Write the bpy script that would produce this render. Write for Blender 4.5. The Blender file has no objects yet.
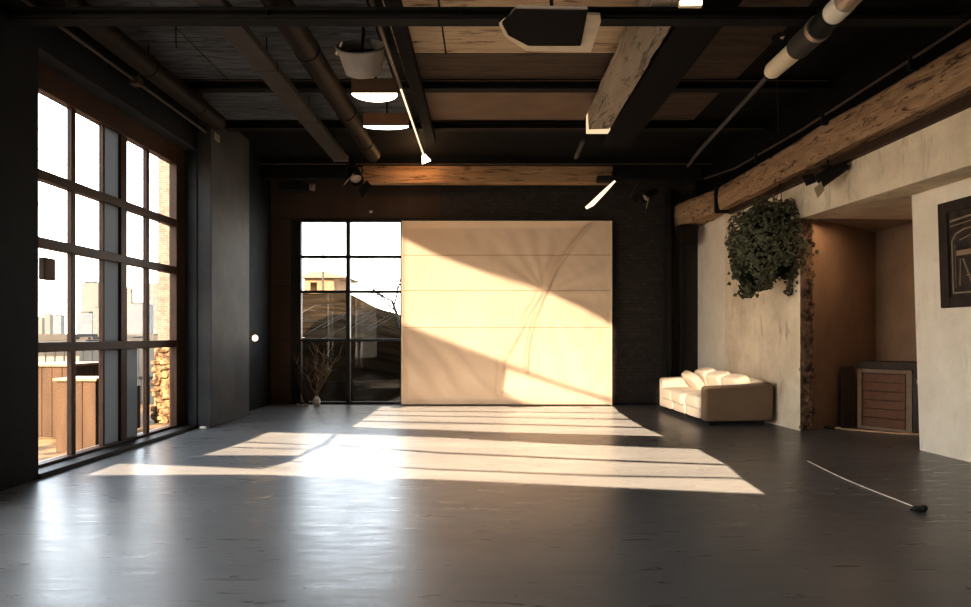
import bpy, bmesh, math, random
from mathutils import Vector, Matrix, noise
random.seed(7)
S = bpy.context.scene
COL = S.collection
F = 650.0; CX = 485.5; HY = 335.0; EYE = 1.5
def P(px, py, Y):                      # a measured photo point at depth Y -> world
    return Vector(((px-CX)*Y/F, Y, EYE-(py-HY)*Y/F))
def G(px, py):                         # a measured photo point on the floor -> world
    Y = EYE*F/(py-HY)
    return Vector(((px-CX)*Y/F, Y, 0))
# ------------------------------------------------------------------ materials
def nt(name):
    m = bpy.data.materials.new(name); m.use_nodes = True
    t = m.node_tree; t.nodes.clear()
    out = t.nodes.new('ShaderNodeOutputMaterial')
    return m, t, out
def N(t, ty, **kw):
    n = t.nodes.new(ty)
    for k, v in kw.items():
        if k in n.inputs: n.inputs[k].default_value = v
        else: setattr(n, k, v)
    return n
def c4(c): return (c[0], c[1], c[2], 1)
def coords(t, scale=(1,1,1), rot=(0,0,0)):
    tc = N(t, 'ShaderNodeTexCoord'); mp = N(t, 'ShaderNodeMapping')
    mp.inputs['Scale'].default_value = scale; mp.inputs['Rotation'].default_value = rot
    t.links.new(tc.outputs['Object'], mp.inputs['Vector'])
    return mp.outputs['Vector']
def ramp(t, fac, stops):
    r = N(t, 'ShaderNodeValToRGB')
    e = r.color_ramp.elements
    while len(e) < len(stops): e.new(0.5)
    for i, (p, c) in enumerate(stops): e[i].position = p; e[i].color = c4(c)
    t.links.new(fac, r.inputs['Fac']); return r.outputs['Color']
def noisemat(name, ca, cb, scale=4, rough=0.6, stretch=(1,1,1), bump=0.1, bscale=None, metal=0.0, detail=6, lo=.35, hi=.65, rrange=None, spec=.15, dist=0.0, mid=None):
    m, t, out = nt(name)
    b = N(t, 'ShaderNodeBsdfPrincipled'); b.inputs['Roughness'].default_value = rough
    b.inputs['Metallic'].default_value = metal; b.inputs['Specular IOR Level'].default_value = spec
    v = coords(t, stretch)
    n = N(t, 'ShaderNodeTexNoise', Scale=scale, Detail=detail, Roughness=.6, Distortion=dist)
    t.links.new(v, n.inputs['Vector'])
    st = [(lo, ca), (hi, cb)] if mid is None else [(lo, ca), ((lo+hi)/2, mid), (hi, cb)]
    col = ramp(t, n.outputs['Fac'], st)
    t.links.new(col, b.inputs['Base Color'])
    if rrange:
        n3 = N(t, 'ShaderNodeTexNoise', Scale=scale*.7, Detail=4)
        t.links.new(v, n3.inputs['Vector'])
        mr = N(t, 'ShaderNodeMapRange'); mr.inputs['From Min'].default_value=.3; mr.inputs['From Max'].default_value=.7
        mr.inputs['To Min'].default_value = rrange[0]; mr.inputs['To Max'].default_value = rrange[1]
        t.links.new(n3.outputs['Fac'], mr.inputs['Value']); t.links.new(mr.outputs['Result'], b.inputs['Roughness'])
    if bump:
        n2 = N(t, 'ShaderNodeTexNoise', Scale=bscale or scale*4, Detail=5)
        t.links.new(v, n2.inputs['Vector'])
        bp = N(t, 'ShaderNodeBump', Strength=bump, Distance=.02)
        t.links.new(n2.outputs['Fac'], bp.inputs['Height']); t.links.new(bp.outputs['Normal'], b.inputs['Normal'])
    t.links.new(b.outputs[0], out.inputs[0])
    return m
def emat(name, c, s):
    m, t, out = nt(name)
    e = N(t, 'ShaderNodeEmission', Color=c4(c), Strength=s)
    t.links.new(e.outputs[0], out.inputs[0]); return m
def brickmat(name, c1, c2, mortar, scale, rough=.85, bump=.6, rot=(0,0,0), bw=.5, rh=.25):
    m, t, out = nt(name)
    b = N(t, 'ShaderNodeBsdfPrincipled', Roughness=rough)
    v = coords(t, (1,1,1), rot)
    k = N(t, 'ShaderNodeTexBrick', Scale=scale)
    k.inputs['Color1'].default_value = c4(c1); k.inputs['Color2'].default_value = c4(c2); k.inputs['Mortar'].default_value = c4(mortar)
    k.inputs['Mortar Size'].default_value = .02; k.inputs['Brick Width'].default_value = bw; k.inputs['Row Height'].default_value = rh
    t.links.new(v, k.inputs['Vector'])
    n = N(t, 'ShaderNodeTexNoise', Scale=9, Detail=6); t.links.new(v, n.inputs['Vector'])
    mx = N(t, 'ShaderNodeMixRGB', blend_type='MULTIPLY', Fac=.8)
    rr = ramp(t, n.outputs['Fac'], [(.3, (.45,.45,.45)), (.7, (1.2,1.2,1.2))])
    t.links.new(k.outputs['Color'], mx.inputs['Color1']); t.links.new(rr, mx.inputs['Color2'])
    t.links.new(mx.outputs[0], b.inputs['Base Color'])
    bp = N(t, 'ShaderNodeBump', Strength=bump, Distance=.02, invert=True)
    t.links.new(k.outputs['Fac'], bp.inputs['Height']); t.links.new(bp.outputs['Normal'], b.inputs['Normal'])
    t.links.new(b.outputs[0], out.inputs[0]); return m
def glassmat(name, tint=(1,1,1), refl=.07):
    m, t, out = nt(name)
    tr = N(t, 'ShaderNodeBsdfTransparent', Color=c4(tint)); g = N(t, 'ShaderNodeBsdfGlossy', Roughness=.03)
    mx = N(t, 'ShaderNodeMixShader', Fac=refl)
    t.links.new(tr.outputs[0], mx.inputs[1]); t.links.new(g.outputs[0], mx.inputs[2]); t.links.new(mx.outputs[0], out.inputs[0])
    return m
def frostmat(name, c):
    m, t, out = nt(name)
    d = N(t, 'ShaderNodeBsdfDiffuse', Color=c4(c)); tl = N(t, 'ShaderNodeBsdfTranslucent', Color=c4(c))
    mx = N(t, 'ShaderNodeMixShader', Fac=.7)
    t.links.new(d.outputs[0], mx.inputs[1]); t.links.new(tl.outputs[0], mx.inputs[2]); t.links.new(mx.outputs[0], out.inputs[0])
    return m
def woodmat(name, ca, cb, crack, along='Y', scale=3, rough=.7, cracks=True, bump=.5):
    m, t, out = nt(name)
    b = N(t, 'ShaderNodeBsdfPrincipled', Roughness=rough); b.inputs['Specular IOR Level'].default_value=.2
    st = {'Y': (3.5,.7,3.5), 'X': (.35,3.5,3.5), 'Z': (3.5,3.5,.35)}[along]
    v = coords(t, st)
    n = N(t, 'ShaderNodeTexNoise', Scale=scale, Detail=8, Roughness=.65, Distortion=1.2); t.links.new(v, n.inputs['Vector'])
    col = ramp(t, n.outputs['Fac'], [(.3, ca), (.7, cb)])
    n2 = N(t, 'ShaderNodeTexNoise', Scale=scale*1.9, Detail=9, Roughness=.7, Distortion=1.4); t.links.new(v, n2.inputs['Vector'])
    ck = ramp(t, n2.outputs['Fac'], [(.38, (.05,.05,.05)), (.47, (1,1,1))])
    mx = N(t, 'ShaderNodeMixRGB', Fac=1.0); t.links.new(ck, mx.inputs['Fac'])
    mx.inputs['Color1'].default_value = c4(crack); t.links.new(col, mx.inputs['Color2'])
    t.links.new(mx.outputs[0] if cracks else col, b.inputs['Base Color'])
    bp = N(t, 'ShaderNodeBump', Strength=bump, Distance=.02)
    t.links.new(n2.outputs['Fac'], bp.inputs['Height']); t.links.new(bp.outputs['Normal'], b.inputs['Normal'])
    t.links.new(b.outputs[0], out.inputs[0]); return m
def floormat():
    m, t, out = nt('polished_concrete')
    b = N(t, 'ShaderNodeBsdfPrincipled', Roughness=.35); b.inputs['Specular IOR Level'].default_value = .42
    v = coords(t, (.5, 1.6, 1)); v2 = coords(t, (1,1,1)); v3 = coords(t, (1.0, 6, 1))
    n = N(t, 'ShaderNodeTexNoise', Scale=1.1, Detail=8, Roughness=.6); t.links.new(v, n.inputs['Vector'])
    col = ramp(t, n.outputs['Fac'], [(.3, FLA), (.7, FLB)])
    t.links.new(col, b.inputs['Base Color'])
    n2 = N(t, 'ShaderNodeTexNoise', Scale=2.3, Detail=7, Roughness=.65, Distortion=.8); t.links.new(v3, n2.inputs['Vector'])
    mr = N(t, 'ShaderNodeMapRange'); mr.inputs['From Min'].default_value=.3; mr.inputs['From Max'].default_value=.7
    mr.inputs['To Min'].default_value=.25; mr.inputs['To Max'].default_value=.38
    t.links.new(n2.outputs['Fac'], mr.inputs['Value']); t.links.new(mr.outputs['Result'], b.inputs['Roughness'])
    n3 = N(t, 'ShaderNodeTexNoise', Scale=5, Detail=8, Roughness=.7, Distortion=1.0); t.links.new(v3, n3.inputs['Vector'])
    bp = N(t, 'ShaderNodeBump', Strength=.06, Distance=.02)
    t.links.new(n3.outputs['Fac'], bp.inputs['Height']); t.links.new(bp.outputs['Normal'], b.inputs['Normal'])
    t.links.new(b.outputs[0], out.inputs[0]); return m
def plastermat(name, ca, cb, stain, streak=.5, bump=.35):
    m, t, out = nt(name)
    b = N(t, 'ShaderNodeBsdfPrincipled', Roughness=.88); b.inputs['Specular IOR Level'].default_value=.25
    v = coords(t, (1,1,1)); vs = coords(t, (2.2,2.2,.5))
    n = N(t, 'ShaderNodeTexNoise', Scale=1.6, Detail=9, Roughness=.65); t.links.new(v, n.inputs['Vector'])
    col = ramp(t, n.outputs['Fac'], [(.32, ca), (.66, cb)])
    n2 = N(t, 'ShaderNodeTexNoise', Scale=3.0, Detail=7, Roughness=.7, Distortion=.6); t.links.new(vs, n2.inputs['Vector'])
    sk = ramp(t, n2.outputs['Fac'], [(.56, (0,0,0)), (.74, (streak,)*3)])
    mx = N(t, 'ShaderNodeMixRGB'); t.links.new(sk, mx.inputs['Fac']); t.links.new(col, mx.inputs['Color1']); mx.inputs['Color2'].default_value = c4(stain)
    t.links.new(mx.outputs[0], b.inputs['Base Color'])
    n3 = N(t, 'ShaderNodeTexNoise', Scale=7, Detail=9, Roughness=.7); t.links.new(v, n3.inputs['Vector'])
    bp = N(t, 'ShaderNodeBump', Strength=bump, Distance=.04)
    t.links.new(n3.outputs['Fac'], bp.inputs['Height']); t.links.new(bp.outputs['Normal'], b.inputs['Normal'])
    t.links.new(b.outputs[0], out.inputs[0]); return m
def clothmat(name, c, seams=(), trans=.0, bump=.15, cdark=None):
    m, t, out = nt(name)
    b = N(t, 'ShaderNodeBsdfPrincipled', Roughness=.9); b.inputs['Specular IOR Level'].default_value=.15
    b.inputs['Sheen Weight'].default_value=.1
    v = coords(t, (1,1,1))
    n = N(t, 'ShaderNodeTexNoise', Scale=1.3, Detail=6); t.links.new(v, n.inputs['Vector'])
    cd = cdark or tuple(x*.86 for x in c)
    col = ramp(t, n.outputs['Fac'], [(.3, cd), (.7, c)])
    if seams:
        sx = N(t, 'ShaderNodeSeparateXYZ'); t.links.new(v, sx.inputs[0])
        cur = col
        for z in seams:
            s = N(t, 'ShaderNodeMath', operation='SUBTRACT'); t.links.new(sx.outputs['Z'], s.inputs[0]); s.inputs[1].default_value = z
            a = N(t, 'ShaderNodeMath', operation='ABSOLUTE'); t.links.new(s.outputs[0], a.inputs[0])
            l = N(t, 'ShaderNodeMath', operation='LESS_THAN'); t.links.new(a.outputs[0], l.inputs[0]); l.inputs[1].default_value = .014
            f = N(t, 'ShaderNodeMath', operation='MULTIPLY'); t.links.new(l.outputs[0], f.inputs[0]); f.inputs[1].default_value = .45
            mx = N(t, 'ShaderNodeMixRGB'); t.links.new(f.outputs[0], mx.inputs['Fac']); t.links.new(cur, mx.inputs['Color1'])
            mx.inputs['Color2'].default_value = (c[0]*.45, c[1]*.33, c[2]*.22, 1); cur = mx.outputs[0]
        col = cur
    t.links.new(col, b.inputs['Base Color'])
    n3 = N(t, 'ShaderNodeTexNoise', Scale=5, Detail=6); t.links.new(v, n3.inputs['Vector'])
    bp = N(t, 'ShaderNodeBump', Strength=bump, Distance=.02)
    t.links.new(n3.outputs['Fac'], bp.inputs['Height']); t.links.new(bp.outputs['Normal'], b.inputs['Normal'])
    t.links.new(b.outputs[0], out.inputs[0]); return m

FLA = (.080,.079,.080); FLB = (.125,.121,.117)
M = {}
M['floor'] = floormat()
M['plaster'] = plastermat('old_plaster', (.62,.51,.37), (.82,.70,.53), (.24,.16,.09), .7, .5)
M['plaster_smooth'] = plastermat('smooth_plaster', (.72,.63,.51), (.82,.74,.62), (.45,.36,.26), .35, .2)
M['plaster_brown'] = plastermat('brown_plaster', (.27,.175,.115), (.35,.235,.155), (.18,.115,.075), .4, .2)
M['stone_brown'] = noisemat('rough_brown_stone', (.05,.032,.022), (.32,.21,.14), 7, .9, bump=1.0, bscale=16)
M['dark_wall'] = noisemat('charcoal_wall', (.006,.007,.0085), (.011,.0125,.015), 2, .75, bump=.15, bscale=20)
M['pier'] = noisemat('grey_pier', (.045,.045,.046), (.066,.064,.062), 1.5, .65, bump=.15, bscale=20)
M['reveal'] = noisemat('grey_reveal', (.028,.031,.035), (.04,.043,.047), 2, .6, bump=.1)
M['dark_brick'] = brickmat('dark_brick', (.038,.026,.019), (.022,.016,.012), (.012,.009,.007), 3.2, rot=(math.pi/2,0,0))
M['dark_panel'] = noisemat('dark_brown_panel', (.045,.028,.02), (.075,.048,.034), 1.2, .7, stretch=(1,1,.2), bump=.2)
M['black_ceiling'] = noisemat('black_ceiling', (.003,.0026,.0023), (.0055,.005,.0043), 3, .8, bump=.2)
M['steel'] = noisemat('blackened_steel', (.007,.0065,.006), (.012,.011,.010), 4, .7, bump=.08, metal=0)
M['frame_dark'] = noisemat('halation_brown_frame', (.040,.019,.011), (.06,.030,.018), 3, .5, bump=.05)  # orange halation of the bright panes put into the brown
M['frame_black'] = noisemat('black_frame', (.012,.011,.010), (.022,.019,.017), 3, .5, bump=.05)
M['glass'] = glassmat('clear_glass', (.96,.97,.97), .006)
M['glass_dim'] = glassmat('tinted_glass', (.45,.43,.40), .012)
M['frost'] = frostmat('frosted_glass', (.21,.215,.215))
M['board_grey'] = woodmat('weathered_board', (.028,.032,.038), (.15,.165,.185), (.010,.011,.012), 'X', 2.6)
M['board_brown'] = woodmat('brown_board', (.045,.030,.020), (.10,.064,.042), (.02,.013,.008), 'X', 1.8)
M['board_tan'] = woodmat('tan_plywood', (.38,.28,.18), (.60,.46,.31), (.13,.08,.045), 'X', 1.6)
M['board_flat'] = noisemat('flat_brown_board', (.15,.10,.07), (.19,.13,.09), 1.5, .7, bump=.08)
M['timber'] = woodmat('hewn_timber', (.24,.145,.08), (.46,.30,.18), (.05,.028,.015), 'Y', 1.7, .8, True, .9)
M['timber_x'] = woodmat('hewn_timber_cross', (.26,.155,.08), (.42,.27,.155), (.10,.055,.03), 'X', 1.7, .75, True, .7)
M['timber_pale'] = woodmat('pale_timber', (.30,.24,.18), (.40,.335,.26), (.10,.08,.06), 'Y', 1.0, .8, True, .5)
M['duct_grey'] = noisemat('grey_duct', (.045,.040,.036), (.075,.067,.061), 2.2, .5, stretch=(1,.4,1), bump=.1)
M['duct_brown'] = noisemat('brown_duct', (.011,.0065,.0045), (.020,.012,.008), 2.5, .6, stretch=(1,.4,1), bump=.1)
M['duct_dark'] = noisemat('dark_duct', (.003,.0022,.0018), (.005,.0038,.003), 2.5, .8, bump=.1)
M['conduit'] = noisemat('brown_conduit', (.07,.05,.04), (.11,.08,.06), 5, .5, bump=0, metal=0)
M['black_metal'] = noisemat('black_metal', (.009,.008,.008), (.016,.015,.014), 6, .6, bump=0, metal=0)
M['shade_grey'] = noisemat('grey_enamel', (.22,.195,.175), (.27,.24,.215), 3, .5, bump=0)
M['white_enamel'] = noisemat('white_enamel', (.70,.64,.55), (.78,.72,.62), 3, .35, bump=0)
M['pale_metal'] = noisemat('pale_metal', (.33,.26,.21), (.42,.34,.27), 4, .3, bump=0, metal=.5)
M['housing_brown'] = noisemat('brown_housing', (.07,.038,.02), (.10,.055,.03), 3, .6, bump=0)
M['glow'] = emat('lamp_glow', (1,.86,.66), 9)
M['glow_soft'] = emat('soft_lamp_glow', (1,.78,.52), 1.3)
M['glow_dim'] = emat('lit_cap_glow', (1,.72,.45), .8)  # no lamp: light falling on the timber end, put in as glow
M['cream_trim'] = noisemat('cream_trim', (.62,.52,.38), (.72,.62,.47), 3, .6, bump=0)
M['sofa'] = clothmat('cream_upholstery', (.72,.62,.48), bump=.25)
M['sofa_shade'] = clothmat('shaded_upholstery', (.22,.145,.09), bump=.2)  # near arm only: fabric darkened, shade put into its colour
M['foot'] = noisemat('dark_foot', (.02,.015,.012), (.03,.022,.018), 5, .4, bump=0)
M['leaf'] = noisemat('ivy_leaf', (.012,.017,.009), (.23,.225,.13), 14, .45, bump=0, lo=.3, hi=.75)
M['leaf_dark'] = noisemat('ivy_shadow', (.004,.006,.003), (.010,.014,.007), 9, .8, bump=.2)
M['twig'] = noisemat('dry_twig', (.20,.14,.095), (.30,.22,.15), 9, .8, bump=0)
M['cab_dark'] = woodmat('dark_stained_wood', (.03,.016,.010), (.055,.030,.018), (.015,.009,.006), 'Z', 4, .5, False, .15)
M['cab_brown'] = woodmat('walnut_wood', (.11,.045,.02), (.17,.075,.034), (.07,.03,.015), 'X', 3, .5, False, .2)
M['cab_frame'] = noisemat('pale_wood_frame', (.20,.135,.088), (.25,.17,.115), 5, .6, bump=.05)
M['ceramic'] = noisemat('white_ceramic', (.6,.56,.5), (.7,.66,.6), 5, .3, bump=0)
M['cord_pale'] = noisemat('pale_cord', (.55,.48,.40), (.65,.57,.48), 9, .5, bump=0)
M['cord_tan'] = noisemat('tan_cord', (.50,.32,.18), (.60,.40,.24), 9, .5, bump=0)
M['rubber'] = noisemat('black_rubber', (.01,.01,.01), (.02,.02,.02), 9, .5, bump=0)
M['pic_frame'] = noisemat('dark_brown_frame', (.032,.023,.018), (.048,.034,.027), 6, .8, bump=.1)
M['pic_line'] = noisemat('pale_line', (.22,.17,.12), (.28,.22,.16), 9, .6, bump=0)
M['pic_tan'] = noisemat('tan_print', (.22,.15,.09), (.30,.21,.13), 6, .6, bump=0)
M['paper_dark'] = noisemat('dark_print', (.022,.016,.014), (.06,.042,.032), 7, .6, bump=.1)
# outdoors
M['brick_out'] = brickmat('sunlit_brick', (.075,.048,.032), (.050,.031,.021), (.10,.075,.058), 4.4, rot=(math.pi/2,0,0), bump=.4, rh=.18)
M['rubble'] = noisemat('rubble_stone', (.02,.011,.006), (.15,.090,.045), 7, .9, bump=1, bscale=9, lo=.4, hi=.6)
M['pave_out'] = noisemat('sunny_paving', (.03,.018,.009), (.11,.065,.03), 3.0, .8, bump=.2, lo=.4,hi=.6)
M['plank_out'] = noisemat('sunlit_planks', (.026,.014,.0075), (.044,.025,.0135), 2.0, .8, stretch=(2,2,.3), bump=0, detail=3)
M['plank_pale'] = noisemat('pale_board_trim', (.09,.065,.04), (.12,.085,.055), 6, .6, bump=0)
M['tower_a'] = brickmat('pale_tower_facade', (.045,.038,.031), (.037,.032,.026), (.018,.016,.015), .55, rot=(math.pi/2,0,0), bump=0, bw=.5, rh=.45)
M['tower_b'] = brickmat('blue_tower_facade', (.032,.034,.038), (.024,.027,.033), (.05,.043,.037), .45, rot=(math.pi/2,0,0), bump=0, bw=.6, rh=.35)
M['city'] = noisemat('hazy_city', (.018,.016,.014), (.04,.034,.027), .2, .9, bump=0)
M['grey_out'] = noisemat('grey_screen', (.012,.013,.014), (.02,.021,.022), 2, .6, bump=0)
M['hill'] = noisemat('dark_bank', (.003,.002,.0012), (.016,.0105,.006), .8, 1.0, spec=0, stretch=(.5,2,2), bump=.8, bscale=5, detail=9)
M['house'] = noisemat('ochre_house', (.075,.044,.024), (.11,.068,.038), .7, .9, bump=0)
M['bark'] = noisemat('grey_bark', (.02,.016,.013), (.04,.032,.026), 6, .9, bump=0)

# ------------------------------------------------------------------ mesh builder
class MB:
    def __init__(s): s.bm = bmesh.new()
    def box(s, a, b, rz=0, pivot=None):
        x0,y0,z0 = a; x1,y1,z1 = b
        vs = [s.bm.verts.new(v) for v in ((x0,y0,z0),(x1,y0,z0),(x1,y1,z0),(x0,y1,z0),(x0,y0,z1),(x1,y0,z1),(x1,y1,z1),(x0,y1,z1))]
        for f in ((3,2,1,0),(4,5,6,7),(0,1,5,4),(1,2,6,5),(2,3,7,6),(3,0,4,7)): s.bm.faces.new([vs[i] for i in f])
        if rz:
            pv = Vector(pivot or ((x0+x1)/2,(y0+y1)/2,0)); R = Matrix.Rotation(rz,4,'Z')
            for v in vs: v.co = pv + R@(v.co-pv)
        return s
    def hexa(s, pts):       # 8 points: bottom 4 ccw, top 4 ccw
        vs = [s.bm.verts.new(v) for v in pts]
        for f in ((3,2,1,0),(4,5,6,7),(0,1,5,4),(1,2,6,5),(2,3,7,6),(3,0,4,7)): s.bm.faces.new([vs[i] for i in f])
        return s
    def prism(s, poly, z0, z1):
        lo = [s.bm.verts.new((p[0],p[1],z0)) for p in poly]; hi = [s.bm.verts.new((p[0],p[1],z1)) for p in poly]
        n = len(poly)
        s.bm.faces.new(lo[::-1]); s.bm.faces.new(hi)
        for i in range(n): s.bm.faces.new((lo[i],lo[(i+1)%n],hi[(i+1)%n],hi[i]))
        return s
    def tube(s, pts, rad, n=10, cap=True):
        pts = [Vector(p) for p in pts]
        if not isinstance(rad, (list,tuple)): rad = [rad]*len(pts)
        rings = []; up = None
        for i, p in enumerate(pts):
            d = (pts[min(i+1,len(pts)-1)]-pts[max(i-1,0)])
            if d.length < 1e-9: d = Vector((0,0,1))
            d.normalize()
            a = d.cross(Vector((0,0,1))) if abs(d.z) < .95 else d.cross(Vector((0,1,0)))
            if up is not None:
                a2 = up - d*up.dot(d)
                if a2.length > .1: a = a2
            a.normalize(); b = d.cross(a); up = a
            rings.append([s.bm.verts.new(p+(a*math.cos(2*math.pi*k/n)+b*math.sin(2*math.pi*k/n))*rad[i]) for k in range(n)])
        for i in range(len(rings)-1):
            for k in range(n): s.bm.faces.new((rings[i][k],rings[i][(k+1)%n],rings[i+1][(k+1)%n],rings[i+1][k]))
        if cap:
            s.bm.faces.new(rings[0][::-1]); s.bm.faces.new(rings[-1])
        return s
    def lathe(s, origin, axis, prof, n=32, closed=False, a0=0, a1=None):
        o = Vector(origin); ax = Vector(axis).normalized()
        a = ax.orthogonal().normalized(); b = ax.cross(a)
        rings = []
        for (r, h) in prof:
            rings.append([s.bm.verts.new(o+ax*h+(a*math.cos(2*math.pi*k/n)+b*math.sin(2*math.pi*k/n))*max(r,1e-4)) for k in range(n)])
        m = len(rings)
        for i in range(m if closed else m-1):
            A = rings[i]; B = rings[(i+1)%m]
            for k in range(n): s.bm.faces.new((A[k],A[(k+1)%n],B[(k+1)%n],B[k]))
        return s
    def soft(s, c, size, e=.28, nu=28, nv=16, rz=0, ax=None, bulge=0):   # rounded cushion (superellipsoid)
        c = Vector(c); R = Matrix.Rotation(rz,3,'Z')
        if ax is not None: R = R @ ax
        f = lambda w, m: math.copysign(abs(w)**m, w)
        rows = []
        for j in range(nv+1):
            v = -math.pi/2+math.pi*j/nv
            row = []
            for i in range(nu):
                u = 2*math.pi*i/nu
                x = f(math.cos(v), e)*f(math.cos(u), e); y = f(math.cos(v), e)*f(math.sin(u), e); z = f(math.sin(v), e)
                z *= 1+bulge*(1-x*x)*(1-y*y)
                row.append(Vector((x*size[0]/2, y*size[1]/2, z*size[2]/2)))
            rows.append(row)
        vb = [[s.bm.verts.new(c+R@p) for p in row] for row in rows[1:-1]]
        bot = s.bm.verts.new(c+R@rows[0][0]); top = s.bm.verts.new(c+R@rows[-1][0])
        for j in range(len(vb)-1):
            for i in range(nu): s.bm.faces.new((vb[j][i],vb[j][(i+1)%nu],vb[j+1][(i+1)%nu],vb[j+1][i]))
        for i in range(nu):
            s.bm.faces.new((bot,vb[0][(i+1)%nu],vb[0][i])); s.bm.faces.new((top,vb[-1][i],vb[-1][(i+1)%nu]))
        return s
    def build(s, name, mat, parent=None, smooth=False, bevel=0, mats=None, stay=False):
        bmesh.ops.recalc_face_normals(s.bm, faces=s.bm.faces)
        me = bpy.data.meshes.new(name); s.bm.to_mesh(me); s.bm.free()
        o = bpy.data.objects.new(name, me); COL.objects.link(o)
        me.materials.append(M[mat] if isinstance(mat, str) else mat)
        if smooth:
            for p in me.polygons: p.use_smooth = True
            try: me.set_sharp_from_angle(angle=math.radians(50))
            except Exception: pass
        if bevel:
            bv = o.modifiers.new('bevel','BEVEL'); bv.width = bevel; bv.segments = 2; bv.limit_method = 'ANGLE'
        if parent is not None:
            o.parent = parent; o.matrix_parent_inverse = Matrix.Translation(-parent.location)
        return o
def tag(o, label=None, cat=None, group=None, kind=None):
    if label: o['label'] = label
    if cat: o['category'] = cat
    if group: o['group'] = group
    if kind: o['kind'] = kind
    return o
def empty(name, loc, label, cat, group=None):
    o = bpy.data.objects.new(name, None); COL.objects.link(o); o.location = loc; o.empty_display_size = .1
    return tag(o, label, cat, group)
def struct(mb, name, mat, parent=None, **k):
    o = mb.build(name, mat, parent, **k)
    if parent is None: o['kind'] = 'structure'
    return o

# ------------------------------------------------------------------ the sun and its sheets
E1 = .6; A1 = .03; ZR = 5.6; YB = 14.1
def sunhole(p):     # floor point -> the roof plane along the sun ray
    t = ZR/E1
    return (p[0]-A1*t, p[1]-t)
def curve_sheet(name, outer, holes, z, mat):
    cu = bpy.data.curves.new(name, 'CURVE'); cu.dimensions = '2D'; cu.fill_mode = 'BOTH'
    for poly in [outer]+holes:
        sp = cu.splines.new('POLY'); sp.points.add(len(poly)-1)
        for i, p in enumerate(poly): sp.points[i].co = (p[0], p[1], 0, 1)
        sp.use_cyclic_u = True
    tmp = bpy.data.objects.new(name, cu); COL.objects.link(tmp)
    dg = bpy.context.evaluated_depsgraph_get()
    me = bpy.data.meshes.new_from_object(tmp.evaluated_get(dg))
    bpy.data.objects.remove(tmp); bpy.data.curves.remove(cu)
    me.materials.clear(); me.materials.append(M[mat])
    o = bpy.data.objects.new(name, me); COL.objects.link(o); o.location.z = z
    return o
floor_light = [
    # strip beside the window
    [(87,475),(121,463),(262,469.6),(440,478.5),(765,494),(740,476),(726,466),(600,461.5),(440,453.5),(326,446),(272,470.3),(262,468.5)],
]
floor_light = [
    [(87,475),(118,463.5),(262,469),(290,461.8),(440,470.2),(600,476.5),(742,479),(765,494),(440,479.5),(250,474.5)],
    [(291,460.8),(327,445.2),(440,453.6),(600,461),(727,465.6),(741,477.5),(600,475),(440,468.8)],
    [(329,444.0),(338,434),(440,437.5),(560,444),(698,449.3),(725,464),(600,459.2),(440,452)],
    [(203,455),(228,447.6),(307,449.8),(299,455.5)],
    [(230,446.8),(243,442.6),(318,445.5),(308.5,449.0)],
    [(245,441.8),(269,432),(333,434.3),(320,444.6)],
    [(352,426.8),(360,421.6),(500,424.6),(645,428.2),(664,436.2),(500,432.2)],
    [(361.5,420.6),(369,415.5),(500,417.6),(630,419.8),(643,427.0),(500,423.4)],
    [(370,414.8),(375,411.0),(500,412.2),(621,413.4),(629,418.8),(500,416.8)],
    [(376,410.4),(382,406.4),(613,406.4),(619.5,412.7),(500,411.5)],
]
holes = [[sunhole(G(*p)) for p in poly] for poly in floor_light]
roof = curve_sheet('ceiling', [(-5.05,-8.5),(8,-8.5),(8,7.05),(-5.05,7.05)], holes, ZR, 'black_ceiling'); roof['kind'] = 'structure'  # unseen roof sheet, holes cut to shape the sun patches on the floor
# unseen black shaft added over the roof holes to keep sky light out
mb = MB(); L = 16; dx, dy, dz = -A1*L/E1, -L/E1, L
q = [(-5.2,-4.2),(3.2,-4.2),(3.2,5.0),(-5.2,5.0)]
for i in range(4):
    a = q[i]; b = q[(i+1)%4]
    vs = [mb.bm.verts.new(v) for v in ((a[0],a[1],ZR),(b[0],b[1],ZR),(b[0]+dx,b[1]+dy,ZR+dz),(a[0]+dx,a[1]+dy,ZR+dz))]
    mb.bm.faces.new(vs)
struct(mb, 'added_shaft', 'black_ceiling')

# unseen rear wall; holes cut to shape the added spot on canvas and sofa
LP = Vector((-3.4,-12.5,4.5)); YG = -8.0
canvas_light = [
    [(402,238),(425,249),(440,256.5),(490,274),(545,291),(580,308),(614,326),(614,399),(560,382.5),(505,362),(455,343.5),(402,323.5)],
    [(507,369),(530,377),(614,404.5),(614,409),(560,409),(535,405.5),(512,398),(502,388)],
]
def lp_hole(w):
    t = (YG-LP.y)/(w.y-LP.y); q = LP+(w-LP)*t
    return (q.x, q.z)
cam_holes = [[lp_hole(P(px,py,13.86)) for px,py in poly] for poly in canvas_light]
# sofa front / cushions
sofa_light = [
    [Vector(v) for v in ((3.50,10.80,.03),(3.50,13.2,.03),(3.50,13.2,.52),(3.9,13.2,.62),(4.34,12.9,.84),(4.48,12.2,.84),(4.55,11.4,.84),(4.62,10.95,.80),(4.62,10.9,.71),(4.1,10.86,.67),(3.55,10.8,.60))],
]
for w in sofa_light: cam_holes.append([lp_hole(v) for v in w])
rear = curve_sheet('rear_gobo_wall', [(-5.3,-.1),(8,-.1),(8,5.7),(-5.3,5.7)], cam_holes, 0, 'dark_wall')
rear.rotation_euler = (math.pi/2,0,0); rear.location = (0,YG,0); rear['kind'] = 'structure'

# ------------------------------------------------------------------ room shell
mb = MB(); mb.box((-5.3,-8.2,-.2),(8,14.5,0)); struct(mb, 'floor', 'floor')
mb = MB(); mb.box((-5.05,6.95,5.15),(8,14.5,5.75)); struct(mb, 'ceiling', 'black_ceiling')
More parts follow.
